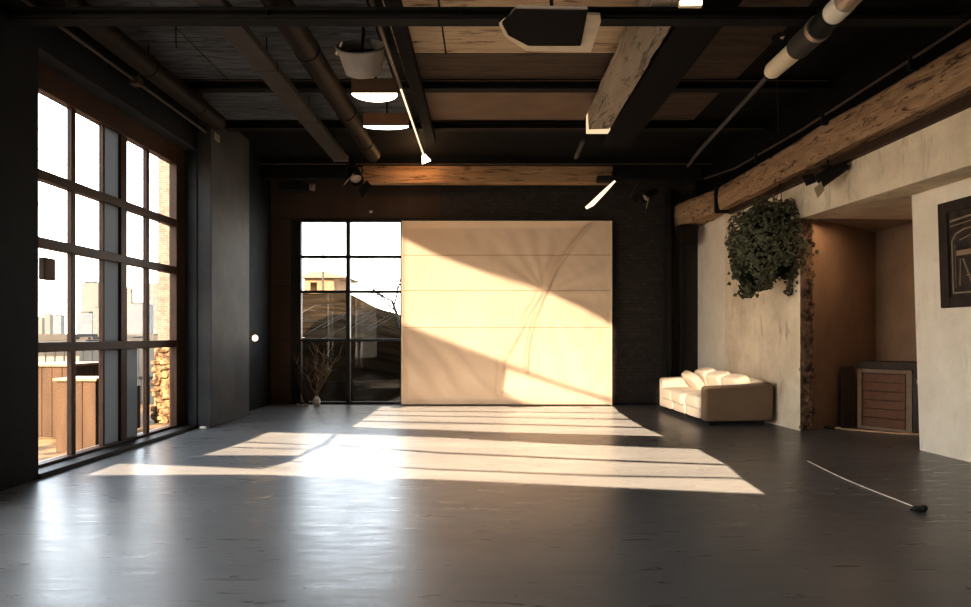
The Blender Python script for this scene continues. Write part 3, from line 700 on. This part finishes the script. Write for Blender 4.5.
def cloth(x,z):
    p=Vector((x,z)); y=.125
    d,s=seg_d(p,f1); y+= .075*math.exp(-(s/.045)**2) - .045*math.exp(-((s-.12)/.10)**2)
    d,s=seg_d(p,f2); y+= .055*math.exp(-(s/.032)**2) - .03*math.exp(-((s-.08)/.06)**2)
    d,s=seg_d(p,f3); y+= .010*math.exp(-(s/.05)**2)
    d,s=seg_d(p,f1+[w2(524,400)]); y-= .06/(1+math.exp(-max(-30,min(30,(s-.04)/.03))))
    # fan of soft pulls from the knot point
    kx,kz=w2(545,293); ang=math.atan2(z-kz,x-kx); rr=math.hypot(x-kx,z-kz)
    y+= .016*math.sin(ang*17+1.3)*min(1,rr/1.2)*math.exp(-rr/2.6)
    # diagonal drag wrinkles lower left
    u=(x+1.8)*.75+(z)*.66; v=(x+1.8)*.66-(z)*.75
    m=max(0,1-((x+1.6)/2.2)**2) if x<.6 else 0
    m*=max(0,min(1,(2.3-z)/1.5))
    y+= .028*m*math.sin(u*13+.8*math.sin(v*1.5)+2*noise.noise(Vector((x*.7,z*.7,1))))
    y+= .014*noise.noise(Vector((x*1.1,z*1.1,4)))+.007*noise.noise(Vector(((x+z)*4,(x-z)*1.2,9)))
    # upper middle vertical pulls
    m=math.exp(-((x+.3)/.6)**2)*max(0,min(1,(z-2.8)/.8)); y+=.012*m*math.sin(x*14+z*2)
    # right side diagonal
    m=math.exp(-((x-2.4)/.5)**2)*math.exp(-((z-1.2)/1.2)**2); y+=.010*m*math.sin((x-z*.6)*14)
    e=min(x-XL,XR-x,ZT-z,z); y=.125+(y-.125)*max(0,min(1,e/.12))
    return y
for j in range(nz+1):
    z=.02+(ZT-.02)*j/nz; row=[]
    for i in range(nx+1):
        x=XL+(XR-XL)*i/nx; row.append(m_.bm.verts.new((x,13.98-cloth(x,z),z)))
    vs.append(row)
for j in range(nz):
    for i in range(nx): m_.bm.faces.new((vs[j][i],vs[j][i+1],vs[j+1][i+1],vs[j+1][i]))
seams=[P(402,y,13.86).z for y in (255,290.5,327.5)]
M['canvas']=clothmat('cream_canvas',(.68,.53,.395),seams,bump=.12,cdark=(.62,.475,.345))
m_.build('cloth','canvas',r,smooth=True)
for x0 in (XL-.012,XR-.012): MB().box((x0,13.835,0.0),(x0+.035,14.02,ZT+.015)).build('side_batten','cream_trim',r,bevel=.005)
MB().box((XL,13.84,ZT-.006),(XR,14.02,ZT+.012)).build('top_batten','cream_trim',r,bevel=.004)
MB().box((XL,14.03,0),(XR,14.09,ZT)).build('backing_board','dark_panel',r)

# ------------------------------------------------------------------ sofa
SX0,SX1,SY0,SY1 = 3.60,4.76,11.06,13.45
ang = math.radians(3.0)
r = empty('sofa',(4.18,12.25,0),'low cream fabric sofa with thick rounded arms against the plaster wall','sofa')
def R_(x,y):   # sofa local (u along Y, v along X from front) -> world
    v = Vector((x-4.18,y-12.25,0)); q = Matrix.Rotation(ang,3,'Z')@v; return (q.x+4.14,q.y+11.93)
def cush(name,x0,x1,y0,y1,z0,z1,mat='sofa',e=.22,bulge=0,tilt=None):
    cx,cy=R_((x0+x1)/2,(y0+y1)/2)
    return MB().soft((cx,cy,(z0+z1)/2),(x1-x0,y1-y0,z1-z0),e=e,nu=36,nv=20,rz=ang,ax=tilt,bulge=bulge).build(name,mat,r,smooth=True)
cush('base',3.70,4.72,11.12,13.40,.09,.34,e=.12)
# near arm: a slab rising slightly to the back
m_=MB(); 
def arm(y0,y1,name,x0=3.60):
    pr=[(x0,.07),(x0,.615),(x0+.04,.65),(x0+.35,.66),(x0+.70,.675),(x0+.95,.70),(x0+1.08,.71),(x0+1.14,.69),(x0+1.16,.65),(x0+1.16,.07)]
    m_=MB(); A=[];B=[]
    for (x,z) in pr:
        a=R_(x,y0); b=R_(x,y1); A.append(m_.bm.verts.new((a[0],a[1],z))); B.append(m_.bm.verts.new((b[0],b[1],z)))
    m_.bm.faces.new(A); m_.bm.faces.new(B[::-1])
    for i in range(len(pr)): m_.bm.faces.new((A[i],A[(i+1)%len(pr)],B[(i+1)%len(pr)],B[i]))
    o=m_.build(name,'sofa_shade' if y0<11.5 else 'sofa',r,smooth=True); bv=o.modifiers.new('b','BEVEL'); bv.width=.045; bv.segments=4; bv.limit_method='ANGLE'; bv.angle_limit=math.radians(50)
    return o
arm(11.06,11.27,'armrest')['label']='near armrest, shade put into its tan colour'
arm(13.20,13.45,'armrest',3.60)
cush('backrest',4.42,4.75,11.22,13.25,.20,.74,e=.25)
for i,(y0,y1) in enumerate(((11.26,11.92),(11.92,12.58),(12.58,13.22))):
    sc=cush('seat_cushion',3.54-(.03 if i==1 else 0),4.35,y0,y1,.24,.47,e=.3,bulge=.12)
    cush('front_panel',3.57,3.75,y0+.01,y1-.01,.09,.30,e=.25)
for i,(y0,y1,z) in enumerate(((11.24,11.95,.80),(11.92,12.62,.82),(12.60,13.20,.85))):
    t=Matrix.Rotation(math.radians(-16),3,'Y')
    cush('back_cushion',4.22,4.52,y0,y1,.40,z+.01,e=.42,bulge=0,tilt=t)
t=Matrix.Rotation(math.radians(-38),3,'Y')@Matrix.Rotation(.25,3,'X')
cush('loose_pillow',3.98,4.16,12.55,13.12,.44,.80,e=.5,tilt=t)
for (x,y) in ((3.72,11.16),(4.62,11.16),(3.70,12.25),(3.72,13.36),(4.62,13.36)):
    a=R_(x,y); MB().tube([(a[0],a[1],0),(a[0],a[1],.09)],[.022,.03],12).build('foot','foot',r,smooth=True)

# ------------------------------------------------------------------ hanging ivy
random.seed(11)
IC = P(768,243,10.45)
r = empty('hanging_ivy',IC,'big round dark green ivy plant hanging on the right wall','plant')
def blob(n):       # shape radius by direction
    return .60*(1+.16*noise.noise(n*1.9+Vector((3,1,0)))+.10*noise.noise(n*4+Vector((0,7,0))))
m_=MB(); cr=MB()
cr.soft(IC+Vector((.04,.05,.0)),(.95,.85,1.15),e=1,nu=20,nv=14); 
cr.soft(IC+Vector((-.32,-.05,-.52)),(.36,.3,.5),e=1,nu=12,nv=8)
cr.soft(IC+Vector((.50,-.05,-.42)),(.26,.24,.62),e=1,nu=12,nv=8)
def leaf(p,nrm,s):
    nrm=nrm.normalized(); a=nrm.orthogonal().normalized(); a=Matrix.Rotation(random.random()*6.28,3,nrm)@a; b=nrm.cross(a)
    sh=[(0,-.5),(.42,-.28),(.36,.1),(.16,.18),(0,.6),(-.16,.18),(-.36,.1),(-.42,-.28)]
    c=m_.bm.verts.new(p+nrm*.02*s/.06*.3); v=[m_.bm.verts.new(p+a*x*s+b*y*s-nrm*abs(x)*s*.25) for x,y in sh]
    for i in range(len(v)): m_.bm.faces.new((c,v[i],v[(i+1)%len(v)]))
for k in range(4200):
    n=Vector((random.gauss(0,1),random.gauss(0,1),random.gauss(0,1))).normalized()
    if n.x>.75: continue
    rr=blob(n)*(.88+random.random()*.16)
    p=IC+Vector((n.x*rr*1.02,n.y*rr*.85,n.z*rr*1.14))
    if p.z<IC.z-.40 and abs(p.x-IC.x-.12)<.14: continue
    leaf(p,(n+Vector((random.uniform(-.6,.6),random.uniform(-.7,.3),random.uniform(-.3,.7)))),random.uniform(.045,.08))
def trail(c0,length,w,k):
    for i in range(k):
        t=random.random()**.8; p=c0+Vector((random.gauss(0,w*(1-.5*t)),random.gauss(0,w*.7),-length*t))
        leaf(p,Vector((random.uniform(-.6,.6),-1+random.uniform(-.5,.5),random.uniform(-.2,.6))),random.uniform(.05,.085))
trail(IC+Vector((-.34,-.08,-.42)),.44,.13,260); trail(IC+Vector((-.12,-.1,-.5)),.25,.12,90)
trail(IC+Vector((.50,-.1,-.12)),.78,.09,330); trail(IC+Vector((.30,-.1,-.42)),.42,.05,50); trail(IC+Vector((-.5,-.02,.2)),.75,.08,160)
for sx in (-.34,-.2,.3,.45,.55):
    x=IC.x+sx; MB().tube([(x,IC.y-.1,IC.z-.2),(x+.03,IC.y-.14,IC.z-.55),(x-.02,IC.y-.12,IC.z-.88)],.006,5).build('stem','twig',r)
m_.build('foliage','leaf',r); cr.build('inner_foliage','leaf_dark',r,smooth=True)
MB().lathe(IC+Vector((.05,.05,.1)),(0,0,1),[(.001,-.2),(.16,-.2),(.24,.0),(.22,.0),(.15,-.17),(.001,-.17)],24).build('basket','twig',r,smooth=True)
for a in (0,2.1,4.2): MB().tube([IC+Vector((.05+.22*math.cos(a),.05+.22*math.sin(a),.1)),(bx(IC.y)+.12,IC.y+.05,3.97)],.006,5).build('hanging_cord','rubber',r)

# ------------------------------------------------------------------ niche cabinet
A=Vector((6.02,10.52,0)); B=Vector((6.50,9.90,0)); ux=(B-A).normalized(); W=(B-A).length; un=Vector((ux.y,-ux.x,0)) # outward normal guess
if un.y>0: un=-un
bk=-un
r = empty('wooden_cabinet',(A+B)/2+bk*.15,'dark wooden cabinet with a slatted brown front standing in the niche','cabinet')
def cb(m_,u0,u1,d0,d1,z0,z1):
    q=[A+ux*u0+bk*d0,A+ux*u1+bk*d0,A+ux*u1+bk*d1,A+ux*u0+bk*d1]
    m_.hexa([(p.x,p.y,z0) for p in q]+[(p.x,p.y,z1) for p in q]); return m_
cb(MB(),0,W,.03,.38,.02,.96).build('carcass','cab_dark',r,bevel=.004)
cb(MB(),-.02,W+.25,-.02,.40,.965,1.08).build('top','cab_dark',r,bevel=.008)
m_=MB(); cb(m_,.0,.065,-.005,.03,.0,.96); cb(m_,W-.085,W,-.005,.03,.0,.96); cb(m_,.065,W-.085,-.005,.03,.90,.96); cb(m_,.065,W-.085,-.005,.03,.0,.05); m_.build('front_frame','cab_frame',r,bevel=.004)['label']='paler wooden frame'
m_=MB()
for k in range(6): cb(m_,.075,W-.095,.006+.004*(k%2),.03,.055+k*.14,.055+k*.14+.133)
m_.build('slatted_panel','cab_brown',r,bevel=.006)['label']='warm brown slatted panel'
cb(MB(),W+.005,W+.24,.0,.38,.0,.96).build('side_wing','cab_dark',r,bevel=.006)
cb(MB(),W+.06,W+.11,-.004,.0,.76,.82).build('switch_plate','pale_metal',r)
o=MB().prism([(5.74,10.50),(5.97,10.50),(6.02,10.74),(5.80,10.62)],0.0,.985).build('dark_locker','cab_dark',bevel=.008); tag(o,'narrow black cabinet standing left of the wooden cabinet in the niche','cabinet')
o=MB().tube([(5.55,10.38,.025),(5.72,10.22,.012),(5.95,10.05,.012),(6.2,9.86,.012),(6.5,9.72,.012)],.014,8).build('tan_cord','cord_tan',smooth=True); tag(o,'pale tan cord curving along the floor before the niche cabinet','cord')
o=MB().soft((5.48,10.36,.03),(.14,.10,.055),e=.5).build('cord_plug','rubber',smooth=True); tag(o,'black plug on the floor at the left end of the tan cord','plug')
# wire on the floor
a=G(808,461.5); b=G(915,507.5)
pts=[]
for i in range(15):
    t=i/14; p=a.lerp(b,t); pts.append((p.x-.05*math.sin(t*math.pi),p.y,.006))
o=MB().tube(pts,.0055,6).build('floor_wire','cord_pale',smooth=True); tag(o,'thin pale wire lying across the bare floor at the right','wire')
c=G(919,511.5); r=empty('wire_clamp',c,'small black clamp at the near end of the floor wire','clamp')
MB().soft((c.x,c.y,.022),(.11,.06,.044),e=.5).build('clamp_body','rubber',r,smooth=True); MB().soft((c.x+.03,c.y-.02,.035),(.05,.05,.05),e=.7).build('clamp_knob','rubber',r,smooth=True); MB().tube([(c.x-.06,c.y+.02,.012),(c.x-.02,c.y-.04,.012)],.01,6).build('clamp_foot','rubber',r)

# ------------------------------------------------------------------ picture
def wallp(Y,z,off=0):   # on the near block face
    t=(8.48-Y)/16.48; xb=5.665+t*(6.6-5.665); xt=5.56+t*(6.4-5.56)
    return Vector((xb+(xt-xb)*z/3.32-off,Y,z))
r=empty('framed_picture',wallp(7.6,1.84),'dark framed picture hanging on the near right wall','picture')
def pq(Y0,Y1,z0,z1,o0,o1,name,mat,**k):
    q=[wallp(Y0,z0,o0),wallp(Y1,z0,o0),wallp(Y1,z0,o1),wallp(Y0,z0,o1),wallp(Y0,z1,o0),wallp(Y1,z1,o0),wallp(Y1,z1,o1),wallp(Y0,z1,o1)]
    return MB().hexa(q).build(name,mat,r,**k)
Y0,Y1,z0,z1=7.97,6.85,1.83,3.10
pq(Y0,Y1,z0,z1,.005,.03,'backing','paper_dark')
m_=MB()
for (a0,a1,b0,b1) in ((Y0,Y0-.14,z0,z1),(Y1+.14,Y1,z0,z1),(Y0-.14,Y1+.14,z0,z0+.13),(Y0-.14,Y1+.14,z1-.13,z1)):
    m_.hexa([wallp(a0,b0,.005),wallp(a1,b0,.005),wallp(a1,b0,.055),wallp(a0,b0,.055),wallp(a0,b1,.005),wallp(a1,b1,.005),wallp(a1,b1,.055),wallp(a0,b1,.055)])
m_.build('frame','pic_frame',r,bevel=.006)
m_=MB()   # pale arch line drawing
def ln(pts,w=.009):
    for i in range(len(pts)-1): m_.tube([wallp(pts[i][0],pts[i][1],.034),wallp(pts[i+1][0],pts[i+1][1],.034)],w,5)
ln([(7.78,2.0),(7.78,2.62),(7.72,2.70),(7.6,2.74),(7.3,2.76)],.012); ln([(7.78,2.0),(7.0,2.0)],.012); ln([(7.80,2.86),(7.0,2.92)],.014); ln([(7.80,2.80),(7.0,2.86)],.007); ln([(7.74,2.05),(7.74,2.58)],.005); ln([(7.66,2.62),(7.5,2.66),(7.1,2.68)],.008)
ln([(7.68,2.08),(7.66,2.40)],.008); ln([(7.5,2.1),(7.62,2.4)],.01); ln([(7.58,2.2),(7.4,2.2)],.006)
m_.build('print_lines','pic_line',r)
pq(7.72,7.1,2.44,2.50,.031,.036,'print_band','pic_tan')

# ------------------------------------------------------------------ dry branches by the rear window
random.seed(5)
c=Vector((-3.60,13.86,0))
r=empty('branch_vase',c,'small white vase with dry bare branches before the rear window','vase')
MB().lathe(c,(0,0,1),[(.001,0),(.06,0),(.085,.07),(.07,.14),(.035,.18),(.04,.20),(.03,.2),(.025,.17),(.001,.15)],24).build('vase','ceramic',r,smooth=True)
for k in range(11):
    a=random.uniform(-.55,.6); l=random.uniform(.7,1.25); m_=MB()
    pts=[Vector(c)+Vector((0,0,.15))]
    for i in range(1,7):
        t=i/6; pts.append(c+Vector((a*l*t**1.2+random.gauss(0,.02),-.05*t+random.gauss(0,.02),.15+l*t*.95)))
    m_.tube(pts,[.008*(1-.7*i/6) for i in range(7)],5)
    for j in range(5):
        i=random.randint(2,5); p=pts[i]; d=Vector((random.uniform(-.3,.3),random.uniform(-.05,.05),random.uniform(.15,.35)))
        m_.tube([p,p+d*.5+Vector((random.gauss(0,.02),0,0)),p+d],[.004,.003,.0015],4)
    m_.build('branch','twig',r)
o=MB()
for k in range(5): o.tube([(-4.12+k*.03,14.03,.78+.02*k),(-4.02+k*.03,14.03,.4),(-3.88+k*.02,14.03,.012)],.011,6)
o=o.build('stick_bundle','cab_dark'); tag(o,'bundle of dark sticks leaning on the rear window frame left of the vase','sticks')
for i,(x,y,s) in enumerate(((-3.98,13.80,.05),(-3.82,13.74,.06))):
    o=MB().lathe((x,y,0),(0,0,1),[(.001,0),(s*.6,0),(s,s*.7),(s*.9,s*.7),(s*.5,.012),(.001,.012)],18).build('small_bowl','ceramic',smooth=True)
    tag(o,['tiny pale bowl on the floor farthest left of the vase','tiny pale bowl on the floor just left of the vase'][i],'bowl','tiny bowls by the vase')
o=MB().soft((-4.50,10.36,.022),(.10,.06,.045),e=.6).build('door_stop','ceramic',smooth=True); tag(o,'tiny white block on the floor at the foot of the pier','block')
o=MB().box((GX+.07,7.02,2.10),(GX+.14,7.20,2.34)).build('window_sign_box','housing_brown',bevel=.008); tag(o,'small brown box fixed at the left edge of the big window','box')

# ------------------------------------------------------------------ outdoors, left
mb=MB(); mb.box((-60,-20,-.35),(-5.35,70,-.12)); struct(mb,'ground','pave_out')
m_=MB(); m_.box((-6.05,12.0,1.36),(-5.06,12.6,9)); m_=m_.build('brick_pier','brick_out'); tag(m_,'sunlit brick pier of the neighbouring facade seen through the big window','pier')
m_=MB(); m_.box((-6.10,11.97,-.12),(-5.06,12.6,1.35)); 
random.seed(9)
for k in range(120):
    m_.soft((random.uniform(-6.1,-5.1),11.97,random.uniform(-.1,1.3)),(random.uniform(.1,.2),.10,random.uniform(.07,.13)),e=.6,nu=8,nv=6)
o=m_.build('stone_base','rubble',smooth=False); tag(o,'rough rubble stone base under the brick pier outside','stone wall')
def planks(name,label,x0,x1,y0,y1,h,cap=True,group='wooden boxes on the terrace'):
    r=empty(name,((x0+x1)/2,(y0+y1)/2,-.12),label,'planter',group)
    m_=MB(); n=max(2,int((x1-x0)/.14))
    for i in range(n):
        a=x0+(x1-x0)*i/n; m_.box((a+.004,y0,-.12),(a+(x1-x0)/n-.004,y0+.03,h))
    n=max(2,int((y1-y0)/.14))
    for i in range(n):
        a=y0+(y1-y0)*i/n; m_.box((x1-.03,a+.004,-.12),(x1,a+(y1-y0)/n-.004,h-.002))
    m_.box((x0,y0+.03,-.12),(x1-.03,y1,h-.08))
    m_.build('boards','plank_out',r,bevel=.003)
    if cap: MB().box((x0-.03,y0-.03,h),(x1+.03,y1+.03,h+.04)).build('rim','plank_pale',r,bevel=.005)
planks('wooden_planter','tall sunlit wooden box outside the leftmost low pane',-7.35,-6.55,10.3,11.2,1.0)
planks('wooden_planter','lower wooden box beside the tall one on the terrace',-6.45,-6.05,10.6,11.4,.62,False)
planks('wooden_planter','wooden box close outside the second low pane',-5.95,-5.40,9.0,9.5,.86)
o=MB().box((-9.5,15.2,-.12),(-6.2,15.35,1.25)).build('parapet_wall','grey_out'); tag(o,'grey terrace parapet behind the wooden boxes outside','wall')
r=empty('terrace_railing',(-8,14,1.2),'thin grey railing on the terrace outside','railing')
MB().box((-10.5,14.0,1.18),(-6.6,14.05,1.22)).build('handrail','grey_out',r)
m_=MB()
for k in range(20): m_.box((-10.5+k*.2,14.01,-.12),(-10.48+k*.2,14.03,1.18))
m_.build('balusters','grey_out',r)
def tower(px0,px1,pyt,Y,mat,label,steps=0,name='office_tower'):
    a=P(px0,pyt,Y); b=P(px1,pyt,Y)
    r=empty(name,((a.x+b.x)/2,Y,-3),label,'building','city buildings beyond the big window')
    w=b.x-a.x
    MB().box((a.x,Y,-3),(b.x,Y+w*.8,a.z)).build('facade',mat,r)
    MB().box((a.x+w*.15,Y+w*.1,a.z),(b.x-w*.25,Y+w*.6,a.z+w*.10)).build('roof_block','city',r)
    return r
tower(37,42,317,120,'tower_a','leftmost slim pale tower beyond the leftmost window column')
tower(44,50,314,125,'tower_a','pale tower second from the left beyond the leftmost window column')
tower(53,61,315,118,'tower_b','bluish tower at the right of the leftmost window column')
tower(81,98,283,140,'tower_a','tall pale tower seen in the second window column')
tower(77,92,313,100,'tower_b','lower bluish block before the tall pale tower')
tower(93,104,308,90,'tower_a','low pale block right of the tall tower')
tower(126,131,288,130,'tower_a','slim pale tower in the third window column')
tower(128,146,304,80,'tower_b','grey block in the third window column')
tower(147,158,284,90,'tower_a','pale tower just left of the brick pier')
o=MB()
random.seed(21)
for k in range(40):
    Y=random.uniform(50,72); px=random.uniform(20,175); a=P(px,random.uniform(334,342),Y); w=random.uniform(1.5,4)
    o.box((a.x,Y,-3),(a.x+w,Y+w,a.z))
o=o.build('distant_rooftops','city'); tag(o,'hazy low rooftops of the city seen through the big window','rooftops'); o['kind']='stuff'
# ------------------------------------------------------------------ outdoors, back
m_=MB(); nx,ny=60,50; vs=[]; HX=-9.5
def hz(x,y):
    t=(y-15.2)/(30-15.2); px=CX+x/y*F
    top=3.45 if px<345 else 3.45-(px-345)*.019
    s=t if t<1 else 1-(t-1)*.4
    return -.1+ (top+.1)*min(1,s)**.75 + .12*noise.noise(Vector((x*.7,y*.7,0)))*min(1,t*3)
for j in range(ny+1):
    y=15.2+j/ny*18; row=[m_.bm.verts.new((HX+i/nx*14,y,hz(HX+i/nx*14,y))) for i in range(nx+1)]; vs.append(row)
for j in range(ny):
    for i in range(nx): m_.bm.faces.new((vs[j][i],vs[j][i+1],vs[j+1][i+1],vs[j+1][i]))
o=m_.build('grass_bank','hill',smooth=True); o['kind']='structure'
a=P(304,274,60); b=P(334,292,60)
r=empty('ochre_house',((a.x+b.x)/2,60,0),'sunlit ochre house on the bank outside the rear window','building')
MB().box((a.x,60,-2),(b.x,66,P(0,278,60).z)).build('walls','house',r)
za=P(0,278,60).z; m_=MB(); m_.hexa([(a.x-.3,59.6,za),(b.x+1.5,59.6,za),(b.x+1.5,66,za),(a.x-.3,66,za),(a.x+.2,61,za+.7),(a.x+1.8,61,za+.7),(a.x+1.8,65,za+.7),(a.x+.2,65,za+.7)]); m_.build('roof','house',r)
MB().box((a.x+.6,59.95,za-1.2),(a.x+1.2,60,za-.4)).build('window','hill',r)
o=MB().tube([Vector((P(323,300,50).x,50,-1)),P(323,215,50)],[.09,.07],6).build('street_mast','bark'); tag(o,'thin pale mast rising outside the rear window','mast')
def tree(base,top,n,label,seed,s=1.0,lean=-.3):
    random.seed(seed); r=empty('bare_tree',base,label,'tree','bare trees outside the rear window')
    m_=MB(); base=Vector(base)
    def br(p,d,l,rad,dep):
        q=p+d*l; mid=p.lerp(q,.5)+Vector((random.gauss(0,.05*l),0,random.gauss(0,.04*l)))
        m_.tube([p,mid,q],[rad,rad*.8,rad*.55],5)
        if dep==0: return
        for _ in range(n if dep>1 else n+1):
            nd=(d+Vector((random.uniform(-.75,.75),random.uniform(-.4,.4),random.uniform(-.45,.6)))).normalized()
            br(p.lerp(q,random.uniform(.45,1)),nd,l*random.uniform(.55,.8),rad*.5,dep-1)
    br(base,Vector((lean,0,1)).normalized(),top,.05*s,4)
    m_.build('branches','bark',r)
tree((-3.05,24,1.6),1.25,3,'bare twiggy tree at the right of the rear window view',4,1.5,-.35)
tree((-4.9,22.5,.8),.8,3,'low bare shrub on the dark bank behind the rear window',8,.6,.5)
o=MB()
random.seed(31)
for k in range(16):
    x=random.uniform(-7.5,-4); y=random.uniform(19,23); z=hz(x,y)
    o.tube([(x,y,z),(x+.9,y,z+.55-.1*random.random()),(x+2.0,y+.2,z+.35+random.random()*.3)],[.02,.012,.005],4)
o=o.build('bramble_stems','bark'); tag(o,'thin arching bramble stems on the dark bank outside','brambles'); o['kind']='stuff'

# ------------------------------------------------------------------ light
w=bpy.data.worlds.new('sky'); S.world=w; w.use_nodes=True; t=w.node_tree; t.nodes.clear()
bg=t.nodes.new('ShaderNodeBackground'); ow=t.nodes.new('ShaderNodeOutputWorld'); 
tc=t.nodes.new('ShaderNodeTexCoord'); sp=t.nodes.new('ShaderNodeSeparateXYZ'); t.links.new(tc.outputs['Generated'],sp.inputs[0])
cr_=t.nodes.new('ShaderNodeValToRGB'); e=cr_.color_ramp.elements; e[0].position=0.0; e[0].color=(1.0,.90,.76,1); e[1].position=.3; e[1].color=(.80,.89,1.0,1)
t.links.new(sp.outputs['Z'],cr_.inputs['Fac']); t.links.new(cr_.outputs['Color'],bg.inputs['Color'])
bg.inputs['Strength'].default_value=8.0; t.links.new(bg.outputs[0],ow.inputs[0])
def light(name,ty,loc,energy,color,**k):
    l=bpy.data.lights.new(name,ty); l.energy=energy; l.color=color
    for a,b in k.items(): setattr(l,a,b)
    o=bpy.data.objects.new(name,l); COL.objects.link(o); o.location=loc; return o
def aim(o,d): o.rotation_euler=Vector(d).to_track_quat('-Z','Y').to_euler()
s=light('sun','SUN',(0,-20,30),42,(1,.80,.59),angle=math.radians(.25)); aim(s,(A1,1,-E1))
s=light('added_spot_beam','SPOT',LP,42000,(1,.80,.61),spot_size=math.radians(34),spot_blend=.1,shadow_soft_size=.015); aim(s,Vector((.9,14,1.8))-LP)  # added spot behind the rear wall, stands in for low sunlight
l=light('right_wall_fill','AREA',(-4.95,3.1,2.4),170,(1,.87,.70),shape='RECTANGLE',size=3.6,size_y=3.6); aim(l,(1,.25,0))  # added warm fill at the unseen window, brightens the right wall
light('track_glow','POINT',(-1.35,12.75,4.72),16,(1,.55,.24),shadow_soft_size=.05)
light('downlight_glow','POINT',(-1.4,8.9,4.45),7,(1,.62,.32),shadow_soft_size=.1)
l=light('niche_fill','AREA',(5.6,9.8,3.25),8,(1,.68,.42),size=.8)  # added fill to brighten the niche, no fixture there
light('wall_lamp_glow','POINT',(-4.38,12.75,1.44),3,(1,.6,.3),shadow_soft_size=.05)
# ------------------------------------------------------------------ camera
cam=bpy.data.cameras.new('camera'); co=bpy.data.objects.new('camera',cam); COL.objects.link(co)
co.location=(0,0,EYE); co.rotation_euler=(math.pi/2,0,0)
cam.sensor_width=36; cam.lens=36*F/971; cam.shift_x=0; cam.shift_y=(HY-303.5)/971
cam.clip_start=.05; cam.clip_end=500
S.camera=co
S.view_settings.view_transform='Standard'
try: S.view_settings.look='None'
except Exception: pass
S.view_settings.exposure=.42
S.view_settings.gamma=.88
S.cycles.use_denoising=True
S.cycles.max_bounces=10; S.cycles.diffuse_bounces=5; S.cycles.transparent_max_bounces=12
S.cycles.sample_clamp_indirect=6
